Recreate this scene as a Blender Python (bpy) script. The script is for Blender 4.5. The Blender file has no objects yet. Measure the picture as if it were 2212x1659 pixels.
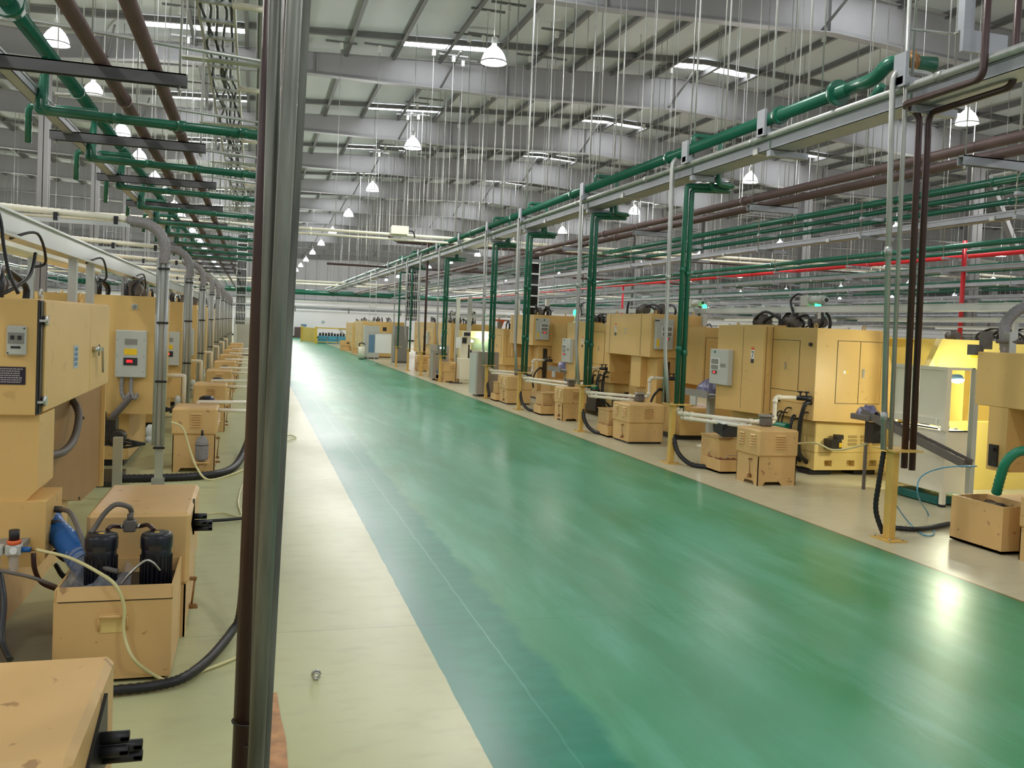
import bpy, math, random
from mathutils import Vector, Matrix
random.seed(7)
C = bpy.context.scene.collection
SC = bpy.context.scene
R = math.radians

# ------------------------------------------------------------------ camera
H = 1.8
YAW, PITCH, ROLL, FPX, CYP = .281435, .0322487, -.0414025, 1943.66, 770.22
def cam_axes():
    f = Vector((math.sin(YAW)*math.cos(PITCH), math.cos(YAW)*math.cos(PITCH), -math.sin(PITCH)))
    r = f.cross(Vector((0, 0, 1))).normalized()
    d = f.cross(r)
    c, s = math.cos(ROLL), math.sin(ROLL)
    return c*r+s*d, -s*r+c*d, f
AX_R, AX_D, AX_F = cam_axes()
cd = bpy.data.cameras.new('camera'); cam = bpy.data.objects.new('camera', cd); C.objects.link(cam)
m = Matrix.Identity(4)
for i in range(3):
    m[i][0] = AX_R[i]; m[i][1] = -AX_D[i]; m[i][2] = -AX_F[i]
m[2][3] = H
cam.matrix_world = m
cd.sensor_width = 36; cd.sensor_fit = 'HORIZONTAL'
cd.lens = FPX*36/2212
cd.shift_y = -(829.5-CYP)/2212
cd.clip_start = .05; cd.clip_end = 500
SC.camera = cam

def at(px, py, x=None, y=None, z=None):
    """point of the hall seen at that spot of the photograph, on a given plane of the hall"""
    d = AX_R*((px-1106)/FPX) + AX_D*((py-CYP)/FPX) + AX_F
    t = x/d.x if x is not None else (y/d.y if y is not None else (z-H)/d.z)
    return Vector((d.x*t, d.y*t, H+d.z*t))

# ------------------------------------------------------------------ light and exposure
SC.view_settings.view_transform = 'Standard'; SC.view_settings.look = 'None'
SC.view_settings.gamma = 1; SC.view_settings.use_curve_mapping = False
SC.view_settings.exposure = 0.42
w = bpy.data.worlds.new('daylight'); SC.world = w; w.use_nodes = True
w.node_tree.nodes['Background'].inputs[0].default_value = (.93, .97, 1, 1)
w.node_tree.nodes['Background'].inputs[1].default_value = .38
LAMP_W = 190
SKY_E = 9.0

# ------------------------------------------------------------------ materials
def srgb(r, g, b):
    f = lambda c: (c/255/12.92) if c/255 <= .04045 else ((c/255+.055)/1.055)**2.4
    return (f(r), f(g), f(b), 1)
def mat(name, col, rough=.5, metal=0, var=.12, scale=3, bump=0, bscale=60, spec=.5, stretch=None, emit=None, estr=0, dirt=None, dirt_amt=0, coat=0):
    mt = bpy.data.materials.new(name); mt.use_nodes = True
    nt = mt.node_tree; n = nt.nodes; l = nt.links; p = n['Principled BSDF']
    p.inputs['Roughness'].default_value = rough; p.inputs['Metallic'].default_value = metal
    p.inputs['Specular IOR Level'].default_value = spec
    if coat: p.inputs['Coat Weight'].default_value = coat; p.inputs['Coat Roughness'].default_value = .1
    c = srgb(*col)
    p.inputs['Base Color'].default_value = c
    if var or bump or dirt_amt:
        tc = n.new('ShaderNodeNewGeometry'); mp = n.new('ShaderNodeMapping'); l.new(tc.outputs['Position'], mp.inputs[0])
        if stretch: mp.inputs['Scale'].default_value = stretch
    if var:
        no = n.new('ShaderNodeTexNoise'); no.inputs['Scale'].default_value = scale; no.inputs['Detail'].default_value = 5
        l.new(mp.outputs[0], no.inputs['Vector'])
        mr = n.new('ShaderNodeMapRange'); mr.inputs[1].default_value = .3; mr.inputs[2].default_value = .7
        mr.inputs[3].default_value = 1-var; mr.inputs[4].default_value = 1+var*.4
        l.new(no.outputs[0], mr.inputs[0])
        mx = n.new('ShaderNodeMix'); mx.data_type = 'RGBA'; mx.blend_type = 'MULTIPLY'; mx.inputs[0].default_value = 1
        mx.inputs[6].default_value = c; l.new(mr.outputs[0], mx.inputs[7])
        out = mx.outputs[2]
        if dirt_amt:
            n2 = n.new('ShaderNodeTexNoise'); n2.inputs['Scale'].default_value = 14; n2.inputs['Detail'].default_value = 8
            l.new(mp.outputs[0], n2.inputs['Vector'])
            r2 = n.new('ShaderNodeMapRange'); r2.inputs[1].default_value = .655; r2.inputs[2].default_value = .70; r2.inputs[4].default_value = dirt_amt
            l.new(n2.outputs[0], r2.inputs[0])
            m2 = n.new('ShaderNodeMix'); m2.data_type = 'RGBA'; l.new(r2.outputs[0], m2.inputs[0]); l.new(out, m2.inputs[6])
            m2.inputs[7].default_value = srgb(*dirt); out = m2.outputs[2]
        l.new(out, p.inputs['Base Color'])
    if bump:
        nb = n.new('ShaderNodeTexNoise'); nb.inputs['Scale'].default_value = bscale
        l.new(mp.outputs[0], nb.inputs['Vector'])
        b = n.new('ShaderNodeBump'); b.inputs['Strength'].default_value = bump; b.inputs['Distance'].default_value = .01
        l.new(nb.outputs[0], b.inputs['Height']); l.new(b.outputs[0], p.inputs['Normal'])
    if emit:
        p.inputs['Emission Color'].default_value = srgb(*emit); p.inputs['Emission Strength'].default_value = estr
    return mt
M = {}
M['ochre'] = mat('ochre_paint', (221, 183, 114), .42, var=.08, scale=1.6, dirt=(150, 112, 66), dirt_amt=.25)
M['ochre2'] = mat('sump_paint', (220, 181, 120), .45, var=.1, scale=2.5, dirt=(120, 80, 50), dirt_amt=.55)
M['yellow'] = mat('cream_yellow_paint', (234, 208, 112), .32, var=.05, scale=1.2)
M['shadedpanel'] = mat('shaded_ochre_side_panel', (158, 118, 70), .5, var=.1)  # ochre side panel, with the shade below the head put into its colour
M['base'] = mat('machine_base_paint', (228, 200, 128), .4, var=.06)
M['cream'] = mat('cream_paint', (238, 234, 214), .4, var=.05)
M['ltgrey'] = mat('light_grey_paint', (190, 192, 184), .45, var=.05)
M['midgrey'] = mat('mid_grey_paint', (138, 136, 130), .45, var=.08)
M['warmgrey'] = mat('warm_grey_paint', (160, 148, 134), .45, var=.05)
M['green'] = mat('green_pipe_paint', (24, 94, 72), .28, var=.15, scale=2)
M['brown'] = mat('brown_pipe_paint', (92, 72, 70), .5, var=.15, scale=4)
M['brown_dark'] = mat('dark_maroon_paint', (62, 38, 36), .4, var=.15, scale=5)
M['red'] = mat('red_pipe_paint', (214, 40, 50), .4, var=.1)
M['galv'] = mat('galvanised_steel', (176, 178, 174), .42, .55, var=.18, scale=9, stretch=(1, 1, .35))
M['galvpost'] = mat('weathered_galvanised', (132, 134, 126), .5, .4, var=.5, scale=22, stretch=(1, 1, .1))
M['alu'] = mat('aluminium_profile', (200, 204, 198), .3, .7, var=.05)
M['steel'] = mat('bright_steel', (200, 200, 196), .22, .9, var=.05)
M['tray'] = mat('tray_grey', (150, 154, 160), .45, .25, var=.12, scale=4)
M['girder'] = mat('girder_grey', (130, 130, 130), .55, var=.06, scale=1)
M['purlin'] = mat('purlin_grey', (92, 92, 90), .6, var=.06)
M['roof'] = mat('roof_sheet', (176, 182, 180), .6, var=.05, scale=.7)
M['channel'] = mat('dark_channel', (84, 84, 86), .5, .2, var=.1)
M['black'] = mat('black_rubber', (22, 22, 25), .42, var=.1, scale=20)
M['blackpaint'] = mat('black_motor_paint', (18, 20, 32), .35, var=.1)
M['dark'] = mat('dark_oily_metal', (58, 54, 50), .4, .3, var=.35, scale=18)
M['pvc'] = mat('cream_pvc', (236, 228, 208), .35, var=.06)
M['hosegrey'] = mat('grey_hose', (104, 98, 92), .55, var=.1, scale=20)
M['flex'] = mat('grey_flexible_conduit', (146, 142, 142), .55, .1, var=.25, scale=40)
M['green_led'] = mat('green_beacon', (30, 220, 120), .3, var=0, emit=(40, 255, 130), estr=5)
M['red_led'] = mat('red_digits', (255, 60, 50), .3, var=0, emit=(255, 40, 50), estr=2.2)
M['white_led'] = mat('lit_screen', (240, 245, 255), .3, var=0, emit=(235, 240, 255), estr=2.0)
M['clearhose'] = mat('pale_yellow_hose', (214, 206, 150), .3, var=.05)
M['bluehose'] = mat('blue_duct_hose', (22, 92, 160), .4, var=.1)
M['ltblue'] = mat('light_blue_air_line', (88, 158, 190), .35, var=.05)
M['greenhose'] = mat('green_ribbed_hose', (18, 124, 92), .4, var=.1)
M['yellowpost'] = mat('yellow_post_paint', (214, 176, 92), .45, var=.12, scale=5, dirt=(150, 100, 50), dirt_amt=.3)
M['safety'] = mat('safety_yellow', (222, 186, 50), .4, var=.08)
M['bluebin'] = mat('blue_crate_plastic', (84, 168, 196), .45, var=.08)
M['wallwhite'] = mat('wall_sheet_white', (228, 228, 232), .6, var=.04, scale=.4)
M['rust'] = mat('rust_patch', (196, 146, 100), .6, var=.35, scale=12, dirt=(120, 78, 50), dirt_amt=.8)
M['shelfblack'] = mat('black_plastic', (32, 32, 34), .5, var=.1)
M['chips'] = mat('rusty_metal_chips', (122, 72, 44), .8, var=.5, scale=60, bump=1, bscale=90)
M['label_y'] = mat('yellow_label', (240, 198, 40), .4, var=0)
M['white'] = mat('white_label', (236, 238, 236), .4, var=0)
M['plate'] = mat('dark_name_plate', (44, 34, 50), .35, .3, var=.1)
M['text'] = mat('pale_plate_lettering', (170, 160, 160), .4, var=0)
M['ink'] = mat('dark_ink', (40, 40, 44), .5, var=0)
M['inkblue'] = mat('blue_ink', (96, 130, 160), .5, var=0)
M['ltlabel'] = mat('grey_blue_label', (170, 184, 190), .5, var=0)
M['orange'] = mat('orange_paint', (232, 104, 52), .45, var=.08)
M['purplewrap'] = mat('bluish_plastic_wrap', (112, 110, 142), .25, var=.35, scale=22)
M['teal'] = mat('teal_plastic', (20, 98, 92), .5, var=.1)
M['copper'] = mat('tarnished_brass', (160, 122, 80), .35, .6, var=.2, scale=20)
M['skylight'] = mat('skylight_panel', (255, 255, 255), .5, var=0, emit=(246, 248, 255), estr=SKY_E)
M['shade'] = mat('acrylic_lamp_shade', (244, 246, 250), .35, var=0, emit=(238, 242, 255), estr=1.1)
M['lens'] = mat('lamp_lens', (255, 255, 255), .3, var=0, emit=(255, 250, 240), estr=1.0)
M['lamp_lit'] = mat('work_lamp_lens', (255, 255, 255), .3, var=0, emit=(255, 250, 225), estr=25)
M['lamp_rim'] = mat('lamp_rim', (120, 120, 116), .4, .4, var=0)
M['wrap'] = mat('clear_wrap_film', (150, 150, 150), .12, var=.4, scale=25, bump=.8, bscale=30, coat=1)
def glass_mat(name, col, alpha):
    mt = bpy.data.materials.new(name); mt.use_nodes = True; p = mt.node_tree.nodes['Principled BSDF']
    p.inputs['Base Color'].default_value = srgb(*col); p.inputs['Roughness'].default_value = .06
    p.inputs['Alpha'].default_value = alpha
    return mt
M['glass'] = glass_mat('tinted_window_glass', (90, 110, 90), .45)
M['film'] = glass_mat('thin_clear_plastic', (200, 206, 214), .28)

# ------------------------------------------------------------------ mesh builder
def frame(t, up=None):
    t = t.normalized()
    a = Vector((0, 0, 1)) if abs(t.z) < .9 else Vector((1, 0, 0))
    u = t.cross(a).normalized(); return u, t.cross(u).normalized()
def smooth_path(pts, k=6):
    P = [Vector(p) for p in pts]
    if len(P) < 3: return P
    out = []
    for i in range(len(P)-1):
        p0 = P[max(i-1, 0)]; p1 = P[i]; p2 = P[i+1]; p3 = P[min(i+2, len(P)-1)]
        for j in range(k):
            t = j/k
            out.append(.5*((2*p1)+(-p0+p2)*t+(2*p0-5*p1+4*p2-p3)*t*t+(-p0+3*p1-3*p2+p3)*t**3))
    out.append(P[-1]); return out
def fillet(pts, r, k=5):
    P = [Vector(p) for p in pts]; out = [P[0]]
    for i in range(1, len(P)-1):
        a = (P[i-1]-P[i]); b = (P[i+1]-P[i]); rr = min(r, a.length*.49, b.length*.49)
        A = P[i]+a.normalized()*rr; B = P[i]+b.normalized()*rr
        for j in range(k+1):
            t = j/k; out.append((1-t)**2*A+2*t*(1-t)*P[i]+t*t*B)
    out.append(P[-1]); return out
class MB:
    def __init__(s): s.v = []; s.f = []; s.sm = []
    def add(s, vs, fs, smooth=False):
        o = len(s.v); s.mk = getattr(s, 'mk', []); s.mk.append((o, len(s.f)))
        s.v += [tuple(v) for v in vs]
        s.f += [tuple(i+o for i in f) for f in fs]; s.sm += [smooth]*len(fs); return s
    def box(s, x0, x1, y0, y1, z0, z1, b=0):
        x0, x1 = sorted((x0, x1)); y0, y1 = sorted((y0, y1)); z0, z1 = sorted((z0, z1))
        if b and min(x1-x0, y1-y0, z1-z0) > 2.2*b:
            pts = []; idx = {}
            for cx in (0, 1):
                for cy in (0, 1):
                    for cz in (0, 1):
                        X = (x0, x1)[cx]; Y = (y0, y1)[cy]; Z = (z0, z1)[cz]
                        dx = b*(1-2*cx); dy = b*(1-2*cy); dz = b*(1-2*cz)
                        idx[cx, cy, cz] = len(pts)
                        pts += [(X, Y+dy, Z+dz), (X+dx, Y, Z+dz), (X+dx, Y+dy, Z)]
            g = lambda cx, cy, cz, k: idx[cx, cy, cz]+k
            F = []
            for c in (0, 1):
                F.append([g(c, 0, 0, 0), g(c, 1, 0, 0), g(c, 1, 1, 0), g(c, 0, 1, 0)])
                F.append([g(0, c, 0, 1), g(1, c, 0, 1), g(1, c, 1, 1), g(0, c, 1, 1)])
                F.append([g(0, 0, c, 2), g(1, 0, c, 2), g(1, 1, c, 2), g(0, 1, c, 2)])
            for a in (0, 1):
                for c in (0, 1):
                    F.append([g(a, c, 0, 0), g(a, c, 1, 0), g(a, c, 1, 1), g(a, c, 0, 1)])
                    F.append([g(a, 0, c, 0), g(a, 1, c, 0), g(a, 1, c, 2), g(a, 0, c, 2)])
                    F.append([g(0, a, c, 1), g(1, a, c, 1), g(1, a, c, 2), g(0, a, c, 2)])
            for k in idx: F.append([g(*k, 0), g(*k, 1), g(*k, 2)])
            return s.add(pts, F)
        v = [(x0, y0, z0), (x1, y0, z0), (x1, y1, z0), (x0, y1, z0), (x0, y0, z1), (x1, y0, z1), (x1, y1, z1), (x0, y1, z1)]
        return s.add(v, [(0, 3, 2, 1), (4, 5, 6, 7), (0, 1, 5, 4), (1, 2, 6, 5), (2, 3, 7, 6), (3, 0, 4, 7)])
    def tube(s, pts, r, n=8, rib=0, caps=True, flat=False):
        P = [Vector(p) for p in pts]
        if rib:
            L = []; 
            for i in range(len(P)-1):
                k = max(1, int((P[i+1]-P[i]).length/rib))
                L += [P[i].lerp(P[i+1], j/k) for j in range(k)]
            P = L+[P[-1]]
        u = None; vs = []; fs = []
        for i, p in enumerate(P):
            t = (P[min(i+1, len(P)-1)]-P[max(i-1, 0)])
            if t.length < 1e-9: t = Vector((0, 0, 1))
            t.normalize()
            if u is None: u, _ = frame(t)
            u = (u-t*u.dot(t))
            if u.length < 1e-6: u, _ = frame(t)
            u.normalize(); w_ = t.cross(u)
            rr = r[i] if isinstance(r, (list, tuple)) else r
            if rib: rr = r*(1 if i % 2 else .86)
            for k in range(n):
                a = 2*math.pi*k/n; vs.append(p+(u*math.cos(a)+w_*math.sin(a))*rr)
        for i in range(len(P)-1):
            for k in range(n):
                fs.append((i*n+k, i*n+(k+1) % n, (i+1)*n+(k+1) % n, (i+1)*n+k))
        s.add(vs, fs, not flat)
        if caps:
            o = len(s.v)-len(vs)
            s.f += [tuple(o+k for k in range(n))[::-1], tuple(o+(len(P)-1)*n+k for k in range(n))]; s.sm += [False]*2
        return s
    def cyl(s, p0, p1, r, n=12): return s.tube([p0, p1], r, n)
    def lathe(s, c, prof, n=20, axis='z', caps=True):
        vs = []; fs = []
        for r, h in prof:
            for k in range(n):
                a = 2*math.pi*k/n; q = (r*math.cos(a), r*math.sin(a), h)
                if axis == 'x': q = (h, q[0], q[1])
                if axis == 'y': q = (q[0], h, q[1])
                vs.append((c[0]+q[0], c[1]+q[1], c[2]+q[2]))
        m_ = len(prof)
        for i in range(m_-1):
            for k in range(n): fs.append((i*n+k, i*n+(k+1) % n, (i+1)*n+(k+1) % n, (i+1)*n+k))
        s.add(vs, fs, True)
        if caps:
            o = len(s.v)-len(vs); s.f += [tuple(o+k for k in range(n))[::-1], tuple(o+(m_-1)*n+k for k in range(n))]; s.sm += [False]*2
        return s
    def prism(s, poly, axis, a, b):
        n = len(poly)
        def q(p, t): return {'x': (t, p[0], p[1]), 'y': (p[0], t, p[1]), 'z': (p[0], p[1], t)}[axis]
        vs = [q(p, a) for p in poly]+[q(p, b) for p in poly]
        return s.add(vs, [tuple(range(n))[::-1], tuple(range(n, 2*n))]+[(i, (i+1) % n, n+(i+1) % n, n+i) for i in range(n)])
    def bar(s, p0, p1, w_, h, roll=0):
        p0 = Vector(p0); p1 = Vector(p1); t = (p1-p0).normalized(); u, v = frame(t)
        vs = [p+u*a*w_/2+v*b*h/2 for p in (p0, p1) for a, b in ((-1, -1), (1, -1), (1, 1), (-1, 1))]
        return s.add(vs, [(0, 1, 2, 3), (7, 6, 5, 4), (0, 4, 5, 1), (1, 5, 6, 2), (2, 6, 7, 3), (3, 7, 4, 0)])
    def each(s, name, mt, parent, k=1):
        """build every k added shapes as one part of its own"""
        mk = s.mk[::k]+[(len(s.v), len(s.f))]; out = []
        for (v0, f0), (v1, f1) in zip(mk, mk[1:]):
            q = MB(); q.v = s.v[v0:v1]; q.f = [tuple(i-v0 for i in f) for f in s.f[f0:f1]]; q.sm = s.sm[f0:f1]; out.append(q.build(name, mt, parent))
        return out
    def build(s, name, mt, parent=None, base=None):
        me = bpy.data.meshes.new(name)
        b = Vector(base) if base is not None else (Vector(BASE[parent.name]) if parent else Vector((0, 0, 0)))
        me.from_pydata([(v[0]-b.x, v[1]-b.y, v[2]-b.z) for v in s.v], [], s.f)
        me.polygons.foreach_set('use_smooth', s.sm)
        import bmesh
        bm = bmesh.new(); bm.from_mesh(me); bmesh.ops.recalc_face_normals(bm, faces=bm.faces); bm.to_mesh(me); bm.free()
        me.materials.append(M[mt] if isinstance(mt, str) else mt); me.update()
        o = bpy.data.objects.new(name, me); C.objects.link(o)
        if parent: o.parent = parent; BASE[o.name] = tuple(b)
        else: o.location = b; BASE[o.name] = tuple(b)
        return o
BASE = {}
def thing(name, label, cat, loc, group=None):
    o = bpy.data.objects.new(name, None); C.objects.link(o); o.location = loc; o.empty_display_size = .1
    o['label'] = label; o['category'] = cat; BASE[o.name] = tuple(loc)
    if group: o['group'] = group
    return o
def solo(name, mb, mt, label, cat, group=None, base=None):
    if base is None:
        xs = [v[0] for v in mb.v]; ys = [v[1] for v in mb.v]; zs = [v[2] for v in mb.v]
        base = ((min(xs)+max(xs))/2, (min(ys)+max(ys))/2, min(zs))
    o = mb.build(name, mt, None, base); o['label'] = label; o['category'] = cat
    if group: o['group'] = group
    return o
def struct(name, mb, mt):
    o = mb.build(name, mt); o['kind'] = 'structure'; return o
def dup(root, loc, label=None, group=None):
    r = root.copy(); C.objects.link(r); r.location = loc; BASE[r.name] = tuple(loc)
    if label: r['label'] = label
    if group: r['group'] = group
    for ch in root.children:
        c = ch.copy(); C.objects.link(c); c.parent = r
        for g in ch.children:
            d = g.copy(); C.objects.link(d); d.parent = c
    return r
ORD = ['nearest', 'second', 'third', 'fourth', 'fifth', 'sixth', 'seventh', 'eighth', 'ninth', 'tenth', 'eleventh', 'twelfth', 'thirteenth', 'fourteenth', 'fifteenth', 'sixteenth', 'seventeenth', 'eighteenth', 'nineteenth', 'twentieth'] + ['%dst' % i if i % 10 == 1 else '%dnd' % i if i % 10 == 2 else '%drd' % i if i % 10 == 3 else '%dth' % i for i in range(21, 200)]
# ------------------------------------------------------------------ floor
YF = 88.0; YB = 120.0
def floor_mat():
    mt = bpy.data.materials.new('epoxy_floor'); mt.use_nodes = True; nt = mt.node_tree; n = nt.nodes; l = nt.links; p = n['Principled BSDF']
    geo = n.new('ShaderNodeNewGeometry'); sep = n.new('ShaderNodeSeparateXYZ'); l.new(geo.outputs['Position'], sep.inputs[0])
    def noise(sc, stretch, det=4, rough=.5):
        mp = n.new('ShaderNodeMapping'); mp.inputs['Scale'].default_value = stretch; l.new(geo.outputs['Position'], mp.inputs[0])
        t = n.new('ShaderNodeTexNoise'); t.inputs['Scale'].default_value = sc; t.inputs['Detail'].default_value = det; t.inputs['Roughness'].default_value = rough
        l.new(mp.outputs[0], t.inputs['Vector']); return t.outputs[0]
    def rng(v, a, b, c, d):
        m_ = n.new('ShaderNodeMapRange'); m_.inputs[1].default_value = a; m_.inputs[2].default_value = b; m_.inputs[3].default_value = c; m_.inputs[4].default_value = d; l.new(v, m_.inputs[0]); return m_.outputs[0]
    def mathn(op, a, b):
        m_ = n.new('ShaderNodeMath'); m_.operation = op
        for i, v in enumerate((a, b)):
            if isinstance(v, (int, float)): m_.inputs[i].default_value = v
            else: l.new(v, m_.inputs[i])
        return m_.outputs[0]
    def mix(f, a, b, mode='MIX'):
        m_ = n.new('ShaderNodeMix'); m_.data_type = 'RGBA'; m_.blend_type = mode
        if isinstance(f, (int, float)): m_.inputs[0].default_value = f
        else: l.new(f, m_.inputs[0])
        for i, v in ((6, a), (7, b)):
            if isinstance(v, tuple): m_.inputs[i].default_value = v
            else: l.new(v, m_.inputs[i])
        return m_.outputs[2]
    nb = noise(.9, (1, .5, 1)); ns = noise(2.4, (1.7, .28, 1), 6, .65); nf = noise(9, (.5, 1, 1), 6)
    # cream border
    cream = mix(rng(nb, .35, .7, 0, 1), srgb(200, 194, 164), srgb(188, 182, 150))
    lf = rng(sep.outputs[0], 2.5, 3.5, 1, 0)
    cream = mix(mathn('MULTIPLY', lf, .9), cream, mix(rng(nb, .35, .7, 0, 1), srgb(196, 198, 150), srgb(180, 184, 134)))
    cream = mix(rng(nf, .5, .8, 0, .35), cream, srgb(160, 150, 120))
    # green lane: newer bluish repaint along its left edge, brushed streaks elsewhere
    g = mix(rng(nb, .35, .68, 0, 1), srgb(50, 142, 92), srgb(86, 164, 126))
    g = mix(rng(ns, .45, .72, 0, .8), g, srgb(102, 180, 148))
    g = mix(rng(noise(1.1, (2.2, .35, 1), 5, .6), .5, .68, 0, .55), g, srgb(70, 138, 92))
    g = mix(rng(noise(.5, (1.5, .3, 1)), .5, .7, 0, .55), g, srgb(38, 136, 78))
    wob = mathn('MULTIPLY', mathn('SUBTRACT', noise(3, (1, 1, 1), 5), .5), .25)
    xw = mathn('ADD', sep.outputs[0], wob)
    strip = mix(rng(nf, .4, .7, 0, 1), srgb(18, 130, 104), srgb(34, 140, 114))
    f1 = rng(xw, 1.54, 1.60, 1, 0)
    g = mix(mathn('MULTIPLY', f1, .85), g, strip)
    wob2 = mathn('MULTIPLY', mathn('SUBTRACT', noise(2, (1, .6, 1), 6), .5), .3)
    f2 = rng(mathn('ADD', sep.outputs[0], wob2), 1.08, 1.2, 1, 0)
    g = mix(mathn('MULTIPLY', f2, .7), g, srgb(72, 132, 118))
    f4 = mathn('COMPARE', mathn('ADD', sep.outputs[0], mathn('MULTIPLY', wob, .15)), 1.365); n[f4.node.name].inputs[2].default_value = .006
    g = mix(mathn('MULTIPLY', f4, mathn('ADD', rng(nb, .3, .7, 0, .3), .15)), g, srgb(120, 190, 170))
    f3 = rng(mathn('ADD', sep.outputs[0], mathn('MULTIPLY', wob, .3)), 5.0, 5.3, 0, 1)
    g = mix(mathn('MULTIPLY', f3, .55), g, srgb(24, 112, 72))
    # lane edges
    ew = mathn('ADD', sep.outputs[0], mathn('MULTIPLY', wob, .08))
    inl = mathn('MULTIPLY', rng(ew, .995, 1.0, 0, 1), rng(sep.outputs[0], 5.315, 5.32, 1, 0))
    edge = mathn('COMPARE', sep.outputs[0], 5.325); n[edge.node.name].inputs[2].default_value = .014
    base = mix(inl, cream, g)
    base = mix(edge, base, srgb(112, 98, 66))
    # oily ground beside the near left machine
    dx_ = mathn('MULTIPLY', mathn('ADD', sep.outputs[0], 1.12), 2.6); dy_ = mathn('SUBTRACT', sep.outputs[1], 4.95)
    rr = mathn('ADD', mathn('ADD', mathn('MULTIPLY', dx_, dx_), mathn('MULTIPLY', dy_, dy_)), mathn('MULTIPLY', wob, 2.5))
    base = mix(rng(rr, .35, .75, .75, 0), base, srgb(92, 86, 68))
    # cross joints of the slab, every few metres
    my = mathn('PINGPONG', mathn('SUBTRACT', sep.outputs[1], 1.05), 2.1)
    jt = mathn('COMPARE', my, 0.0); n[jt.node.name].inputs[2].default_value = .004
    base = mix(mathn('MULTIPLY', jt, .35), base, srgb(60, 80, 70))
    l.new(base, p.inputs['Base Color'])
    l.new(rng(nb, .3, .7, .30, .38), p.inputs['Roughness'])
    p.inputs['Specular IOR Level'].default_value = .36
    return mt
struct('floor', MB().box(-45, 130, -8, YB, -.1, 0), floor_mat())

# ------------------------------------------------------------------ back wall, corrugated above, smooth below
mb = MB(); x = -45.0; prof = []
while x < 130:
    prof += [(x, YB), (x+.9, YB), (x+1.0, YB-.12), (x+1.3, YB-.12), (x+1.4, YB)]; x += 1.4
prof += [(130, YB), (130, YB+.2), (-45, YB+.2)]
mb.prism(prof, 'z', 0, 11.2)
struct('wall_back', mb, 'wallwhite')
struct('wall_partition', MB().box(-45, 130, YF-.05, YF+.1, 0, 3.5), 'wallwhite')
mb = MB()
for z in (2.55, 3.05): mb.box(-45, 130, YF-.1, YF-.04, z, z+.07)
mb.box(-45, 130, YF-.12, YF-.04, 3.4, 3.55)
struct('trim_1', mb, 'ltgrey')
struct('baseboard_back', MB().box(-45, 130, YF-.12, YF-.04, 0, .16), 'dark')
struct('wall_left', MB().box(-45.2, -45, -8, YB, 0, 9), 'wallwhite')
o = MB().box(3.8, 4.6, YF-.35, YF-.12, 0, 1.0).box(3.9, 4.5, YF-.37, YF-.35, .1, .9); solo('fire_box', o, 'brown', 'small dark red box against the foot of the far white wall', 'box')

# ------------------------------------------------------------------ roof
def zr(x):
    t = (x-13.5) % 38.7; t = min(t, 38.7-t); return 10.55-.05*t
BOT = [(-45, 8.7), (-25.2, 9.2), (-5.85, 8.75), (-3, 9.05), (1, 9.17), (7.4, 9.15), (13.5, 9.38), (17.8, 9.1), (24.4, 8.65), (32.85, 8.6), (37, 9.0), (52.2, 9.38), (67, 8.9), (71.5, 8.5), (76, 8.9), (91, 9.38), (110, 8.5), (130, 9.3)]
mb = MB(); XS = [-45, -44.55, -25.2, -5.85, 13.5, 32.85, 52.2, 71.55, 90.9, 110.2, 130]
for a, b in zip(XS, XS[1:]): mb.prism([(a, zr(a)), (b, zr(b)), (b, zr(b)+.08), (a, zr(a)+.08)], 'y', 6, YB)
struct('ceiling', mb, 'roof')
GY = [19.5+8.5*i for i in range(12)]
def girder(y, i):
    t = thing('roof_girder', '%s roof girder from the camera, deep grey I-beam spanning the hall' % ORD[i], 'girder', (13.5, y, 9.4), 'grey roof girders')
    mb = MB()
    xs = sorted(set([a for a, _ in BOT]+[x for x in XS]))
    def zb(x):
        for (a, za), (b, zb_) in zip(BOT, BOT[1:]):
            if a <= x <= b: return za+(zb_-za)*(x-a)/(b-a)
    for a, b in zip(xs, xs[1:]):
        ta, tb = zr(a)-.16, zr(b)-.16
        mb.prism([(a, zb(a)), (b, zb(b)), (b, tb), (a, ta)], 'y', y-.01, y+.01)
    mb.build('web', 'girder', t)
    fb = MB(); ft = MB(); st = MB()
    for a, b in zip(xs, xs[1:]):
        ta, tb = zr(a)-.16, zr(b)-.16
        fb.prism([(a, zb(a)-.025), (b, zb(b)-.025), (b, zb(b)), (a, zb(a))], 'y', y-.14, y+.14)
        ft.prism([(a, ta), (b, tb), (b, tb+.02), (a, ta+.02)], 'y', y-.12, y+.12)
    x = -4.3
    while x < 60:
        st.box(x-.01, x+.01, y-.12, y+.12, zb(x), zr(x)-.16); x += 5.9
    fb.build('flange', 'girder', t); ft.build('flange', 'girder', t); st.each('stiffener', 'girder', t)
    br = MB()
    for x in (-4.2, 5.4, 13.2, 18.9): br.bar((x, y-.02, zb(x)+.02), (x+.35, y-1.2, zr(x)-.12), .05, .05)
    br.each('brace', 'purlin', t)
for i, y in enumerate(GY): girder(y, i)
px0 = 2.5; ks = range(-16, 36)
proto = None; j = 0
for k in ks:
    x = px0+1.44*k
    if proto is None:
        mb = MB(); z = zr(x)
        mb.box(x-.02, x+.02, 10, YB, z-.2, z-.005).box(x-.085, x+.02, 10, YB, z-.205, z-.195)
        proto = solo('roof_purlin', mb, 'purlin', 'x', 'purlin', 'purlins running the length of the roof', base=(x, 65, z)); o = proto
    else: o = dup(proto, (x, 65, zr(x)))
    j += 1
    o['label'] = 'grey purlin running lengthwise under the roof sheet, %s from the left wall' % ('first' if j == 1 else ORD[j-1])
j = 0
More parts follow.
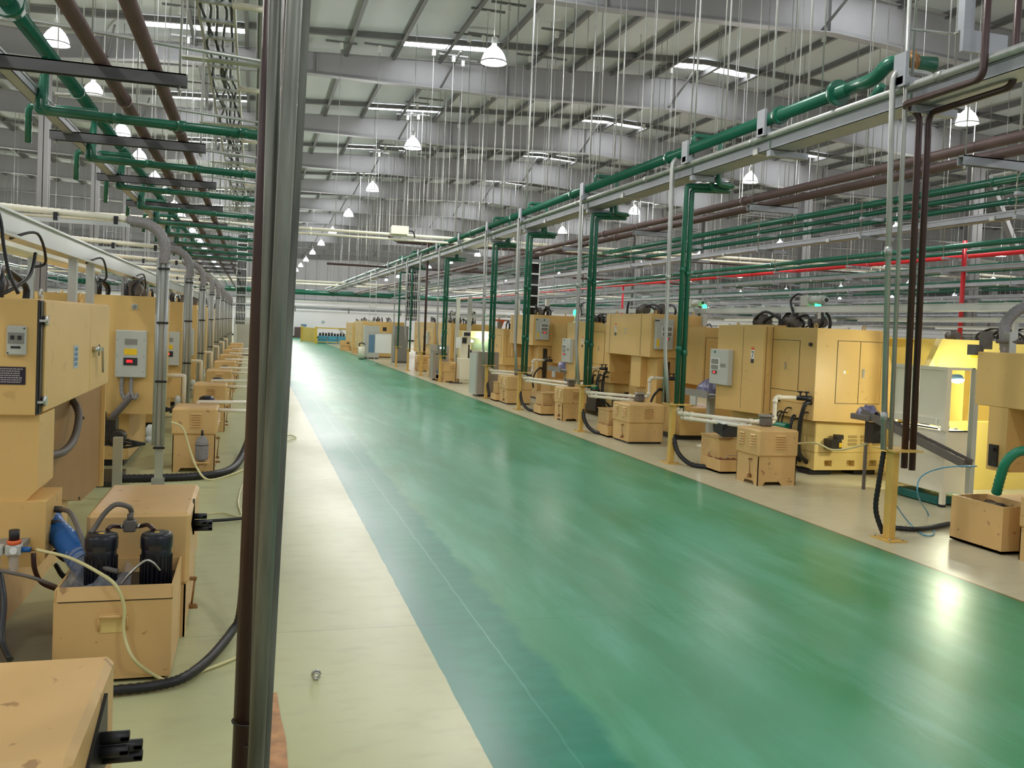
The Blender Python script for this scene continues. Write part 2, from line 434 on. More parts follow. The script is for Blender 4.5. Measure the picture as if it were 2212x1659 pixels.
for y in GY:
    for dy in (-1.95, -6.1):
        mb = MB()
        for a, b in zip(XS, XS[1:]):
            if a > 50: break
            mb.prism([(a, zr(a)-.18), (b, zr(b)-.18), (b, zr(b)-.04), (a, zr(a)-.04)], 'y', y+dy-.06, y+dy+.06)
        j += 1
        o = struct('trim_%d' % (j+1), mb, 'purlin')
# skylights: bright strips between purlins, two side by side, one pair per bay
sk = 0
for xc, tag_ in ((3.94, 'over the left half of the green lane'), (12.6, 'over the right machine row'), (21.2, 'beyond the right columns'), (-3.3, 'over the left machine row')):
    for i, y in enumerate(GY[:9]):
        for q in range(2):
            x = xc+1.44*q
            n_ = [v for v in [px0+1.44*k for k in ks] if v <= x+.05][-1]
            a, b = n_+.05, n_+1.38
            mb = MB(); mb.prism([(a, zr(a)-.02), (b, zr(b)-.02), (b, zr(b)-.005), (a, zr(a)-.005)], 'y', y-1.85, y-.95)
            solo('skylight', mb, 'skylight', '%s roof skylight strip %s, %s of its pair' % (ORD[i], tag_, ('left', 'right')[q]), 'skylight', 'bright skylight strips')
# ------------------------------------------------------------------ columns
def column(x, y, zt, w_, label):
    t = thing('steel_column', label, 'column', (x, y, 0), 'grey steel columns')
    mb = MB(); mb.box(x-w_/2, x+w_/2, y-w_/2, y-w_/2+.02, 0, zt).box(x-w_/2, x+w_/2, y+w_/2-.02, y+w_/2, 0, zt).box(x-.01, x+.01, y-w_/2, y+w_/2, 0, zt)
    mb.build('shaft', 'girder', t)
    MB().box(x-w_*.7, x+w_*.7, y-w_*.7, y+w_*.7, 0, .04).build('base_plate', 'purlin', t)
    MB().box(x-w_*.6, x+w_*.6, y-w_*.6, y+w_*.6, zt-.04, zt).build('cap_plate', 'girder', t)
    return t
for i, y in enumerate((28, 36.5, 45, 53.5, 62)):
    column(-5.75, y, 8.72, .27, '%s tall grey steel column of the left column row' % ORD[i])
for i, (x, y) in enumerate(((24.4, 26.3), (24.4, 36.5), (24.4, 46), (24.4, 55.5), (24.4, 65))):
    column(x, y, 8.62, .42, '%s tall grey steel column of the right column row' % ORD[i])
for i, (x, y) in enumerate(((60, 45), (60, 62), (-25, 45), (-25, 62))):
    column(x, y, 8.4, .45, 'distant grey steel column %s' % ('far to the right, nearer one', 'far to the right, farther one', 'far to the left, nearer one', 'far to the left, farther one')[i])
mb = MB().bar((24.9, 26.3, 7.9), (27.6, 26.3, 3.2), .22, .16)
solo('diagonal_brace', mb, 'girder', 'long slanting grey brace leaning off the nearest right column', 'brace')
# ------------------------------------------------------------------ high bay lamps
def lamp(x, y, z, label, group):
    t = thing('high_bay_lamp', label, 'lamp', (x, y, z), group)
    prof = [(.235, 0), (.228, .05), (.2, .13), (.15, .21), (.09, .27), (.05, .3), (.045, .34)]
    MB().lathe((x, y, z), prof, 24, caps=False).build('lamp_shade', 'shade', t)
    MB().lathe((x, y, z), [(.237, -.012), (.243, -.012), (.243, .012), (.237, .012)], 24, caps=False).build('rim', 'lamp_rim', t)
    MB().lathe((x, y, z), [(.0, .01), (.225, .01)], 24, caps=False).build('lens', 'lens', t)
    MB().cyl((x, y, z+.34), (x, y, z+.46), .05, 12).build('ballast', 'ltgrey', t)
    MB().cyl((x, y, z+.46), (x, y, zr(x)-.02), .009, 6).build('suspension_rod', 'galv', t)
    return t
rows = [(4.1, [-1.2, 7.45]+[16.2+8.75*i for i in range(11)], 'over the green lane', 1), (-3.63, [1.2, 9.8]+[18.4+8.6*i for i in range(10)], 'over the left machines', 1), (-3.63, [22.4+8.6*i for i in range(6)], 'over the left machines', 0),
        (14.8, [-1.5, 7.4]+[16.3+8.9*i for i in range(11)], 'over the right machines', 1), (26.5, [24+8.9*i for i in range(9)], 'beyond the right columns', 1),
        (-13, [2.2, 11.1]+[20+8.9*i for i in range(9)], 'left of the left columns', 1), (38, [30+8.9*i for i in range(9)], 'far right in the hall', 1), (66, [46+9*i for i in range(6)], 'added second from the right side', 1), (82, [55+9*i for i in range(5)], 'added at the extreme right', 1), (-24, [38+9*i for i in range(5)], 'added at the far left', 1),  # the three outermost rows here are added to brighten the far wall
        (52, [36+8.9*i for i in range(8)], 'at the far right side', 1)]
for x, ys, tag_, lit in rows:
    lp = None
    for i, y in enumerate(ys):
        lb = '%s white glowing dome lamp hanging in the row %s' % (ORD[i], tag_)
        if x == -3.63: lb = '%s white glowing dome lamp hanging in the row %s' % (ORD[i*2-2 if lit and i > 1 else i*2+1 if not lit else i], tag_) if i > 1 or not lit else 'white glowing dome lamp over the left machines, above the camera, %s' % ('nearer', 'farther')[i]
        if lp is not None: dup(lp, (x, y, 6.65), lb); continue
        lp = lamp(x, y, 6.65, lb, 'high bay lamps')
        if lit:
            d = bpy.data.lights.new('lamp_light', 'POINT'); d.energy = LAMP_W; d.color = (1, .975, .93); d.shadow_soft_size = .16
            lo = bpy.data.objects.new('lamp_light', d); C.objects.link(lo); lo.location = (0, 0, -.22); lo.parent = lp
            d = bpy.data.lights.new('shade_glow', 'POINT'); d.energy = LAMP_W*.32; d.color = (.95, .97, 1); d.shadow_soft_size = .2
            lo = bpy.data.objects.new('shade_glow', d); C.objects.link(lo); lo.location = (.0, .26, .42); lo.parent = lp
# ------------------------------------------------------------------ overhead services
def hanger(x, y, z, label, group, chan=False):
    zt = zr(x)-.16
    t = thing('hanger_rod', label, 'hanger', (x, y, z), group)
    MB().cyl((x, y, z), (x, y, zt), .008, 5).build('rod', 'galv', t)
    MB().box(x-.45, x+.45, y-.03, y+.03, zt-.05, zt).build('channel', 'purlin', t)
    MB().box(x-.05, x+.05, y-.04, y+.04, zt-.22, zt-.05).build('clamp_box', 'ltgrey', t)
    return t
def rods(x, z, y0, y1, dy, tag_, chan=True):
    p = None; y = y0; i = 0
    while y < y1:
        if p is None:
            if chan: p = hanger(x, y, z, 'x', 'x')
            else:
                p = thing('hanger_rod', 'x', 'hanger', (x, y, z)); MB().cyl((x, y, z), (x, y, zr(x)-.1), .008, 5).build('rod', 'galv', p)
            o = p
        else: o = dup(p, (x, y, z))
        o['label'] = '%s thin steel hanger rod of %s' % (ORD[i], tag_); o['group'] = 'hanger rods of '+tag_
        y += dy; i += 1
def tray_run(x, z, y0, y1, w_, h, label, lid=True):
    t = thing('cable_tray', label, 'cable tray', (x, (y0+y1)/2, z))
    mb = MB(); mb.box(x-w_/2, x+w_/2, y0, y1, z, z+.006).box(x-w_/2, x-w_/2+.006, y0, y1, z, z+h).box(x+w_/2-.006, x+w_/2, y0, y1, z, z+h)
    mb.box(x-w_/2-.012, x-w_/2, y0, y1, z+h-.02, z+h).box(x+w_/2, x+w_/2+.012, y0, y1, z+h-.02, z+h)
    mb.build('trough', 'tray', t)
    if lid: MB().box(x-w_/2-.004, x+w_/2+.004, y0, y1, z+h, z+h+.006).build('lid', 'tray', t)
    mb = MB(); y = y0+1
    while y < y1 and y < y0+32:
        mb.box(x-w_/2-.015, x+w_/2+.015, y-.05, y+.05, z-.012, z+h*.5); y += 4
    mb.each('splice_plate', 'galv', t)
    return t
def pipe(name, pts, r, mt, label, cat='pipe', group=None, n=12, fr=.08, joints=0, jr=1.25):
    P = fillet(pts, fr, 5) if fr else [Vector(p) for p in pts]
    t = thing(name, label, cat, tuple(Vector(pts[0])), group)
    MB().tube(P, r, n).build('pipe_run', mt, t)
    if joints:
        mb = MB(); L = 0
        for a, b in zip(P, P[1:]):
            a = Vector(a); b = Vector(b); d = (b-a).length; k = joints
            while k < d and k < joints*9:
                q = a.lerp(b, k/d); u = (b-a).normalized(); mb.tube([q-u*.04, q+u*.04], r*jr, n); k += joints
        if mb.v: mb.each('coupling', mt, t)
    return t
def strut(x0, x1, y, z, label, mt='channel', h=.1, w_=.1):
    t = thing('support_channel', label, 'support bar', ((x0+x1)/2, y, z))
    MB().box(x0, x1, y-w_/2, y+w_/2, z+h-.012, z+h).box(x0, x1, y-w_/2, y-w_/2+.012, z, z+h).box(x0, x1, y+w_/2-.012, y+w_/2, z, z+h).build('channel', mt, t)
    for x in (x0+.06, x1-.06):
        MB().cyl((x, y, z-.05), (x, y, zr(x)-.16), .008, 5).build('hanger_rod', 'galv', t)
        MB().cyl((x, y, z-.04), (x, y, z-.01), .02, 6).build('nut', 'galv', t)
    return t
# ---- right-hand system above the right edge of the lane
RX = 5.6
tray_run(5.79, 3.965, .5, 74, .3, .12, 'long grey cable tray above the right edge of the green lane')
pipe('conduit', [(5.6, .5, 4.11), (5.6, 74, 4.11)], .035, 'galv', 'light grey conduit running on the upper edge of the lane-side cable tray', 'conduit', joints=3, fr=0)
pipe('coolant_pipe', [(5.6, 7.75, 4.3), (5.6, 74, 4.3)], .068, 'green', 'thick green pipe above the lane-side cable tray', joints=4, fr=0)
pipe('coolant_pipe', [(5.98, 8.3, 4.24), (5.98, 74, 4.24)], .05, 'green', 'second green pipe just behind the thick one above the lane-side tray', joints=4, fr=0)
t = thing('pipe_end_fitting', 'green flanged end of the thick green pipe with a brass valve above the tray', 'pipe fitting', (5.7, 7.4, 4.3))
MB().tube(fillet([(5.6, 7.75, 4.3), (5.6, 7.35, 4.3), (5.62, 7.2, 4.42), (6.05, 7.1, 4.42)], .1), .068, 12).build('elbow', 'green', t)
MB().cyl((5.6, 7.95, 4.3), (5.6, 7.9, 4.3), .13, 16).cyl((5.6, 9.0, 4.3), (5.6, 8.93, 4.3), .1, 16).build('flange', 'green', t)
MB().cyl((5.78, 7.14, 4.42), (5.86, 7.12, 4.42), .078, 10).box(5.8, 5.84, 7.1, 7.14, 4.48, 4.53).build('valve', 'copper', t)
MB().tube(fillet([(5.98, 8.3, 4.24), (5.98, 7.9, 4.24), (5.98, 7.75, 4.38)], .1), .05, 12).build('side_pipe', 'green', t)
ys = [6.9, 9.2, 11.1, 15.05, 18.9, 21.8, 25, 28.2, 31.5, 35, 39, 43, 47, 52, 57, 62, 68]
for i, y in enumerate(ys):
    t = thing('pipe_bracket', '%s grey bracket holding pipes and tray above the right edge of the lane' % ORD[i], 'bracket', (5.8, y, 3.7), 'brackets of the lane-side tray')
    MB().box(5.62, 6.12, y-.04, y+.04, 3.885, 3.952).build('cross_bar', 'tray', t)
    MB().box(5.5, 5.53, y-.08, y+.08, 4.1, 4.4).box(5.5, 6.1, y-.05, y+.05, 4.12, 4.19).build('cradle', 'tray', t)
    for x in (5.64, 6.1): MB().cyl((x, y, 3.885), (x, y, zr(x)-.1), .012, 6).build('hanger_rod', 'galv', t)
rods(5.6, 4.36, 8.2, 52, 2.1, 'the lane-edge tray, lane side')
rods(5.98, 4.29, 9.3, 52, 2.6, 'the lane-edge tray, machine side')
# ---- brown twin pipes, right
for k, (x, z) in enumerate(((7.55, 3.99), (7.85, 3.93))):
    pipe('brown_pipe', [(x, 1, z), (x, 74, z)], .06, 'brown', '%s of the two long brown pipes running above the right machines' % ('left', 'right')[k], joints=6, fr=0, group='brown pipes above the right machines')
for i in range(12):
    y = 8.1+4.35*i
    strut(7.3, 8.15, y, 3.76, '%s grey channel carrying the twin brown pipes above the right machines' % ORD[i], 'tray')
rods(7.85, 3.98, 9, 52, 2.5, 'the brown pipes above the right machines', True)
rods(7.55, 4.04, 10, 52, 3.4, 'the right brown pipes, lane side', False)
# ---- third system: green bundle and white tray
def rack(x, z, y0, y1, n, s, tag_):
    for k in range(n):
        pipe('coolant_pipe', [(x+.16*k, y0, z+.26-.13*k), (x+.16*k, y1, z+.26-.13*k)], (.06, .045, .045)[k], 'green', '%s green pipe of the pipe rack %s' % (('left', 'middle', 'right')[k], tag_), joints=5, fr=0, group='green pipes of the rack '+tag_)
    tray_run(x+.1, z-.3, y0, y1, .2, .1, 'long pale grey cable tray under the green pipes %s' % tag_)
    p = None; i = 0; y = y0+1
    while y < y1 and i < 14:
        if p is None:
            p = thing('pipe_bracket', 'x', 'bracket', (x+.15, y, z-.36)); MB().box(x-.2, x+.5, y-.03, y+.03, z-.36, z-.3).box(x-.2, x+.5, y-.03, y+.03, z-.02, z+.03).each('cross_bar', 'tray', p)
            MB().cyl((x-.18, y, z-.36), (x-.18, y, zr(x)-.1), .009, 5).build('hanger_rod', 'galv', p); MB().cyl((x+.48, y, z-.36), (x+.48, y, zr(x)-.1), .009, 5).build('hanger_rod', 'galv', p); o = p
        else: o = dup(p, (x+.15, y, z-.36))
        o['label'] = '%s grey hanging bracket of the pipe rack %s' % (ORD[i], tag_); o['group'] = 'brackets of the rack '+tag_
        y += 3.4; i += 1
rack(10.55, 4.0, 6, 74, 3, 1, 'over the second right machine row')
rods(10.87, 4.0, 14, 56, 3.1, 'the rack over the second right machine row', False)
rack(15.0, 3.75, 9, 74, 2, 1, 'just before the right columns')
pipe('fire_pipe', [(16.1, 9, 3.92), (16.1, 74, 3.92)], .06, 'red', 'long red pipe hung among the green pipes on the right', fr=0, joints=6)
pipe('fire_pipe', [at(2085, 520, y=16.5), (at(2085, 520, y=16.5).x, 16.5, 1.2)], .05, 'red', 'vertical red pipe dropping at the far right', fr=0)
pipe('fire_pipe', [(16.1, 38, 3.9), (16.1, 38, 1.2)], .05, 'red', 'thin vertical red pipe dropping from the long red pipe, far along it', fr=0)
for i, (x, z) in enumerate(((19.5, 3.8), (23, 3.7), (27.5, 3.9), (32, 3.8), (37, 3.9), (43, 4.0), (50, 4.0))):
    rack(x, z, 15+2*i, 74, 1 if i > 2 else 2, 1, '%s of the distant right racks' % ORD[i])
# X-direction runs
def xrun(x0, x1, y, z, r, mt, name, label, cat='pipe', joints=0, box=None):
    return pipe(name, [(x0, y, z), (x1, y, z)], r, mt, label, cat, fr=0, joints=joints)
o = xrun(-30, 60, 72, at(640, 630, y=72).z, .2, 'green', 'main_pipe', 'very thick dark green main crossing the whole far end of the hall', joints=6)
for k, z in enumerate((0, .16)): pass
tray_cross = thing('cable_tray', 'long grey bus duct crossing the far end below the thick green main', 'cable tray', (5, 70, 2.9))
zc = at(640, 664, y=70).z
MB().box(-30, 55, 69.9, 70.2, zc-.09, zc+.09).build('trough', 'tray', tray_cross)
mb = MB(); 
for x in range(-29, 55, 4): mb.box(x, x+.08, 69.86, 70.24, zc-.3, zc+.12)
mb.each('splice_plate', 'midgrey', tray_cross)
for i, (yy, py_) in enumerate(((66, 645), (62, 612), (58, 606))):
    z = at(640, py_, y=yy).z
    xrun(-25, 40, yy, z, .06, ('tray', 'cream', 'cream')[i], 'conduit', ('grey pipe crossing the far end under the green main', 'cream pipe crossing the far end above the green main, farther one', 'cream pipe crossing the far end above the green main, nearer one')[i], 'conduit', joints=3)
# cream bus duct across the lane with a white box
zb_ = at(640, 492, y=26.6).z
pipe('conduit', [(-6, 26.6, zb_), (30, 26.6, zb_)], .045, 'cream', 'cream conduit crossing high over the lane, upper one', 'conduit', fr=0, joints=2.5)
pipe('conduit', [(-6, 26.6, zb_-.14), (30, 26.6, zb_-.14)], .035, 'cream', 'cream conduit crossing high over the lane, lower one', 'conduit', fr=0, joints=2.5)
c = at(862, 498, y=26.5)
t = thing('junction_box', 'cream box on the conduit crossing high over the lane', 'box', (c.x, 26.4, c.z-.1))
MB().box(c.x-.24, c.x+.24, 26.3, 26.55, c.z-.11, c.z+.11, .01).build('housing', 'cream', t)
MB().box(c.x-.25, c.x+.25, 26.28, 26.3, c.z-.12, c.z+.12).build('lid', 'cream', t)
MB().tube(smooth_path([(c.x+.24, 26.4, c.z), (c.x+.4, 26.4, c.z-.02), (c.x+.46, 26.4, c.z-.2)]), .02, 8).build('cable', 'black', t)
pipe('brown_pipe', [(4.5, 32, at(905, 515, y=32).z), (4.9, 32, at(922, 527, y=32).z), (26, 32, at(922, 527, y=32).z)], .05, 'brown_dark', 'dark brown pipe crossing from the brown drop above the far part of the lane', fr=0)
pipe('brown_pipe', [(3.0, 40, 4.25), (26, 40, 4.25)], .05, 'brown_dark', 'dark brown pipe crossing over the far part of the lane', fr=0)
# ---- drops at the posts on the right of the lane
POSTS = [6.9, 11.4, 15.0, 18.9, 21.8, 27.6, 30.9, 33.7, 36.6]
def post(y, label, x=5.66, h=.8, kind='post'):
    t = thing('support_post', label, 'post', (x, y, 0), 'yellow pipe posts')
    MB().box(x-.035, x+.035, y-.045, y+.045, .012, h, .004).build('post_tube', 'yellowpost', t)
    MB().box(x-.1, x+.1, y-.13, y+.13, 0, .012).build('base_plate', 'yellowpost', t)
    MB().box(x-.09, x+.22, y-.13, y+.16, h, h+.014).build('top_plate', 'yellowpost', t)
    mb = MB()
    for a, b in ((-.07, -.1), (.07, -.1), (-.07, .1), (.07, .1)): mb.cyl((x+a, y+b, .012), (x+a, y+b, .035), .009, 6)
    mb.each('anchor_bolt', 'steel', t)
    return t
for i, y in enumerate(POSTS):
    post(y, '%s yellow steel post with a flat top plate along the right edge of the lane' % ORD[i], h=.82)
for i, y in enumerate(POSTS):
    nm = ORD[i]; z0 = .86; e = '%s post on the right' % nm
    if i == 0: continue
    if i not in (6,):
        # green twin drop with its loop from the main
        for q, (dx, dy) in enumerate(((.05, 0), (.135, .0))):
            if i > 5 and q: continue
            pipe('drop_pipe', [(6.35-.02*q, y-.35, 3.88), (6.35, y-.25, 3.88)] if False else ([(5.6, y-.36, 4.3), (5.6, y-.36, 4.47), (6.0, y-.36, 4.47)] if q == 0 else [(5.98, y-.22, 4.22)])+[(5.98+.02*(1-q), y-.36+.14*q, 3.86-.05*q), (6.3, y-.25+.1*q, 3.86-.05*q), (5.66+dx, y+dy, 3.86-.05*q), (5.66+dx, y+dy, .72)], .036, 'green', '%s green pipe dropping to the %s' % (('left', 'right')[q], e), fr=.06, joints=1.1, group='green drop pipes')
    else:
        pipe('drop_pipe', [(5.75, y, 4.6), (5.75, y, .72)], .04, 'brown_dark', 'dark brown pipe dropping to the %s' % e, fr=0)
    pipe('conduit', [(6.4, y+.35, 4.14), (6.1, y+.2, 4.25), (5.5, y+.05, 4.25), (5.53, y+.05, 1.5), (5.6, y+.02, .83)], .027, 'galv', 'grey conduit arching over the tray and dropping to the %s' % e, 'conduit', fr=.16, joints=1.5, group='grey drop conduits')
    if i < 5:
        pipe('conduit', [(5.6, y+.19, 4.05), (5.6, y+.19, .83)], .014, 'galv', 'thin steel rod standing behind the conduit at the %s' % e, 'conduit', fr=0)
# nearest post: twin dark brown pipes and grey conduits
y = 6.9
for q in range(2):
    a, b, c_ = ((2148, 0), (2200, 0))[q], ((2124, 165), (2190, 172))[q], ((1942, 236), (2006, 236))[q]
    xx_ = (5.54, 5.84)[q]; zz_ = (3.94, 3.91)[q]; B_ = at(*b, x=xx_); B_.z = zz_; Cc = Vector((xx_, 6.9, zz_)); bx = at((1986, 2003)[q], 245, y=y).x
    A_ = Vector((B_.x, B_.y, 5.6))
    pts = [A_, B_, Cc] + ([Vector((bx, y, 3.92))] if q == 0 else []) + [Vector(((bx, y, 3.9))) if q else Vector((bx, y, 3.9)), Vector((at((1953, 1970)[q], 1009, y=y).x, y, .66))]
    if q == 0: pts = [A_, B_, Cc, Vector((bx, y, 3.9)), Vector((at(1953, 1009, y=y).x, y, .66))]
    else: pts = [A_, B_, Vector((xx_, y, 3.9)), Vector((at(1970, 1009, y=y).x, y, .64))]
    pipe('drop_pipe', pts, .03, 'brown_dark', '%s of the two dark maroon pipes bending down to the nearest yellow post' % ('left', 'right')[q], fr=.1, group='maroon drop pipes')
pipe('conduit', [(6.0, 6.95, 4.12), (5.9, 6.95, 4.27), (5.47, 6.95, 4.27), (5.55, 6.9, .83)], .026, 'galv', 'grey conduit arching over the tray down to the nearest yellow post', 'conduit', fr=.14, joints=1.5)
pipe('conduit', [at(1965, 0, y=6.9), at(1958, 160, y=6.9), at(1923, 975, y=6.9)], .02, 'galv', 'thin grey conduit just behind the arched one at the nearest yellow post', 'conduit', fr=0)
pipe('conduit', [at(1960, 62, y=6.9), at(2062, 74, y=6.9), at(2090, 60, y=6.7), at(2092, 0, y=6.7)], .012, 'galv', 'thin grey conduit elbowing high up beside the maroon pipes', 'conduit', fr=.03)
p_ = at(2105, 60, y=6.6)
t = thing('bracket_plate', 'big grey bracket plate on the tray beside the maroon pipes', 'bracket', (p_.x, 6.6, p_.z-.3))
MB().box(p_.x-.13, p_.x+.35, 6.58, 6.62, p_.z-.22, p_.z-.03).box(p_.x-.13, p_.x-.02, 6.58, 6.66, p_.z-.03, p_.z+.35).build('plate', 'tray', t)
# vertical cable ladders
def vladder(x, y, z0, z1, w_, label, black=True):
    t = thing('cable_ladder', label, 'cable ladder', (x, y, z0))
    for s in (0, 1): MB().box(x+s*w_-.012, x+s*w_+.012, y-.03, y+.03, z0, z1).build('rail', 'alu', t)
    mb = MB(); z = z0+.1
    while z < z1: mb.box(x, x+w_, y-.04, y-.02, z, z+.045); z += .33
    mb.each('rung', 'alu', t)
    if black:
        mb = MB()
        for k in range(6): mb.tube([(x+.04+(w_-.08)*k/5, y+.01, z0), (x+.04+(w_-.08)*k/5, y+.01, z1)], .022, 6)
        mb.each('cable', 'black', t)
vladder(at(878, 660, y=34).x, 34, 1.9, 3.95, .42, 'vertical ladder full of black cables beside the far green drop pipe')
vladder(at(1143, 660, y=26).x, 26, 2.0, 4.2, .28, 'narrow vertical ladder of black cables behind the right machines')
vladder(at(799, 650, y=44).x, 44, 1.7, 4.2, .3, 'thin vertical cable ladder far along the right edge of the lane', False)
vladder(-.65, 36, 1.5, 5.0, .36, 'vertical cable ladder with black cables at the far end of the left row')
# ---- left-hand system
for k, (x, z, a) in enumerate(((-.9, 3.95, 4.2), (-1.33, 3.95, 3.0))):
    pipe('brown_pipe', [(x, a-3, z), (x, 74, z)], .06, 'brown', '%s of the two thick brown pipes high on the left' % ('right', 'left')[k], joints=5, fr=0, group='brown pipes high on the left')
pipe('coolant_pipe', [(-2, 8.0, 4.28), (-2, 74, 4.28)], .068, 'green', 'thick green pipe high on the left', joints=3.3, fr=0)
t = thing('pipe_end_fitting', 'green flanged end of the thick green pipe at the top left corner', 'pipe fitting', (-2, 7.9, 4.28))
MB().cyl((-2, 8.35, 4.28), (-2, 8.2, 4.28), .14, 16).build('flange', 'green', t)
MB().tube(fillet([(-2, 8.3, 4.28), (-2.3, 8.3, 4.28), (-2.9, 8.2, 4.25)], .1), .068, 12).build('elbow', 'green', t)
tray_run(-2.15, 3.86, 3, 74, .12, .09, 'long grey cable tray high on the left under the green pipe')
CH = [at(388, 184, z=3.795).y, at(433, 327, z=3.795).y, at(460, 411, z=3.795).y]
dch = CH[1]-CH[0]
for i in range(12):
    y = CH[0]+dch*i
    strut(-2.35, -.62, y, 3.78, '%s dark channel carrying the brown and green pipes high on the left' % ORD[i], 'channel', .105, .1)
LB = [at(97, 180, x=-2).y, at(203, 280, x=-2).y, at(265, 360, x=-2).y]
ybr = [LB[0], LB[1], LB[2]]+[LB[2]+ (LB[2]-LB[0])/2*(k+1) for k in range(6)]
for i, y in enumerate(ybr):
    for q in range(2):
        pipe('branch_pipe', [(-2.0, y+.12*q, 4.28), (-2.0-.09*q, y+.12*q, 3.72), (.06, y+.02+.12*q, 3.68)], .036, 'green', '%s green branch crossing to the left edge of the lane, %s pipe' % (ORD[i], ('near', 'far')[q]), fr=.05, joints=.6, group='green branch pipes on the left')
    pipe('conduit', [(-2.3, y-.8, 4.3), (-1.9, y-.8, 4.32), (.05, y-.8, 4.2)], .018, 'galv', '%s thin grey conduit crossing above the brown pipes on the left' % ORD[i], 'conduit', fr=.05)
    pipe('drain_loop', [(-1.7, y+1.2, 3.98), (-2.4, y+1.2, 3.98), (-2.42, y+1.3, 3.6)], .035, 'green', '%s dark green elbow stub beside the green pipe on the left' % ORD[i], fr=.06)
    if i:
        pipe('drop_pipe', [(.06, y+.02, 3.68), (.04, y+.02, .7)], .034, 'green', '%s green pipe dropping along the left edge of the lane' % ORD[i-1], fr=0)
for i in range(5):
    a = at((500, 535, 545, 550, 552)[i], (8, 192, 305, 364, 400)[i], z=4.97)
    pipe('conduit', [(-.3, a.y, 4.96), (.14, a.y, 4.95)], .035, 'pvc', '%s short white conduit from the cable ladder to the drop pipes on the left' % ORD[i], 'conduit', fr=0)
rods(-2.0, 4.3, 9, 52, 2.6, 'the green pipe high on the left', True)
rods(-1.33, 4.0, 8.1, 52, 2.9, 'the brown pipes high on the left', True)
# cable ladder high on the left
LX0, LX1, LZ = -.655, -.29, 5.0
t = thing('cable_ladder', 'grey cable ladder with black cables running high over the left row', 'cable ladder', (-.47, 20, LZ))
for x in (LX0, LX1): MB().box(x-.012, x+.012, 6, 40, LZ, LZ+.09).build('rail', 'alu', t)
mb = MB(); y = 6.2
while y < 34: mb.box(LX0, LX1, y-.03, y+.03, LZ+.01, LZ+.04); y += .62
mb.each('rung', 'alu', t)
for k in range(5):
    pts = []; y = 6.0
    while y < 40: pts.append((LX0+.07+.055*k+random.uniform(-.05, .05), y, LZ+.055)); y += .7
    MB().tube(smooth_path(pts, 3), .016, 6).build('cable', 'black', t)
for i in range(9):
    y = 8.1+3.9*i
    s_ = thing('ladder_support', '%s grey flat crossbar under the cable ladder over the left row' % ORD[i], 'support bar', (-.47, y, LZ-.05), 'crossbars under the cable ladder')
    MB().box(-.95, -.02, y-.08, y+.08, LZ-.03, LZ-.005).build('cross_bar', 'ltgrey', s_)
    for x in (-.9, -.06): MB().cyl((x, y, LZ-.05), (x, y, zr(x)-.1), .01, 5).build('hanger_rod', 'galv', s_)
tray_run(.02, 5.0, 7, 44, .12, .07, 'narrow grey trunking beside the cable ladder over the left row', False)
rods(.02, 5.07, 12, 44, 2.6, 'the trunking beside the cable ladder', False)
for i, (x, z) in enumerate(((-8.5, 3.9), (-13, 3.9), (-18, 4.0))):
    rack(x, z, 20+4*i, 74, 2, 1, '%s of the distant left racks' % ORD[i])
# rods carrying the cream conduits over the lane, and the racks on the right
for i, x in enumerate((.6, 2.2, 3.3, 4.9, 8.6, 12.6)):
    hanger(x, 26.6, zb_, '%s steel rod from the left holding the cream conduits over the lane' % ORD[i].replace('nearest', 'first'), 'rods of the cream conduits', True)
rods(15.0, 4.0, 18, 52, 4, 'the rack before the right columns', True)
rods(19.5, 4.05, 20, 52, 4, 'the nearest distant right rack', False)
# ------------------------------------------------------------------ pipe bundle right beside the camera
def vline(px0_, px1_, yy, r, mt, name, label, flat=False, n=16):
    A = at(px0_, 0, y=yy); B = at(px1_, 1659, y=yy); d = (A-B)/(A.z-B.z)
    top = B+d*(4.3-B.z); bot = B+d*(0.0-B.z)
    t = thing(name, label, 'pipe', tuple(bot), 'pipe bundle beside the camera')
    MB().tube([bot, top], r, n).build('pipe_run', mt, t)
    return t, bot, top
vline(592, 523, 2.95, .033, 'brown_dark', 'riser_pipe', 'dark maroon riser pipe at the left of the bundle beside the camera')
vline(622, 545, 3.1, .034, 'brown_dark', 'riser_pipe', 'dark maroon riser pipe half hidden between the grey conduits beside the camera')
vline(596, 551, 2.82, .0205, 'galvpost', 'riser_conduit', 'slim grey conduit between the two maroon pipes beside the camera')
t, b, tp = vline(636, 552, 2.72, .0235, 'galvpost', 'riser_conduit', 'grey conduit at the right of the bundle beside the camera')
A = at(652, 0, y=2.76); B = at(562, 1659, y=2.76); d = (A-B)/(A.z-B.z)
top = B+d*(4.3-B.z); bot = B+d*(0-B.z)
u = thing('strut_channel', 'weathered steel channel forming the right edge of the bundle beside the camera', 'channel', tuple(bot), 'pipe bundle beside the camera')
mb = MB()
for dx, dy, w_, h in ((-.016, .014, .003, .03), (.012, .014, .003, .03), (-.002, .028, .03, .003), (-.012, 0, .008, .003), (.008, 0, .008, .003)):
    q = Vector((dx, dy, 0)); mb.bar(bot+q, top+q, h if False else w_, h)
mb.build('channel_profile', 'galvpost', u)
for i, z in enumerate((.52, .44)):
    c = at((505, 522)[i], (1565, 1605)[i], y=2.95)
    w_ = thing('wire_tie', 'rusty wire loop tied round the maroon pipe beside the camera, %s' % ('upper', 'lower')[i], 'wire', tuple(c))
    pts = [c+Vector((.036*math.cos(a)+.03, .036*math.sin(a), .012*math.sin(a*.5+i))) for a in [k*2*math.pi/14 for k in range(13)]]
    MB().tube(pts, .003, 6).build('loop', 'dark', w_)
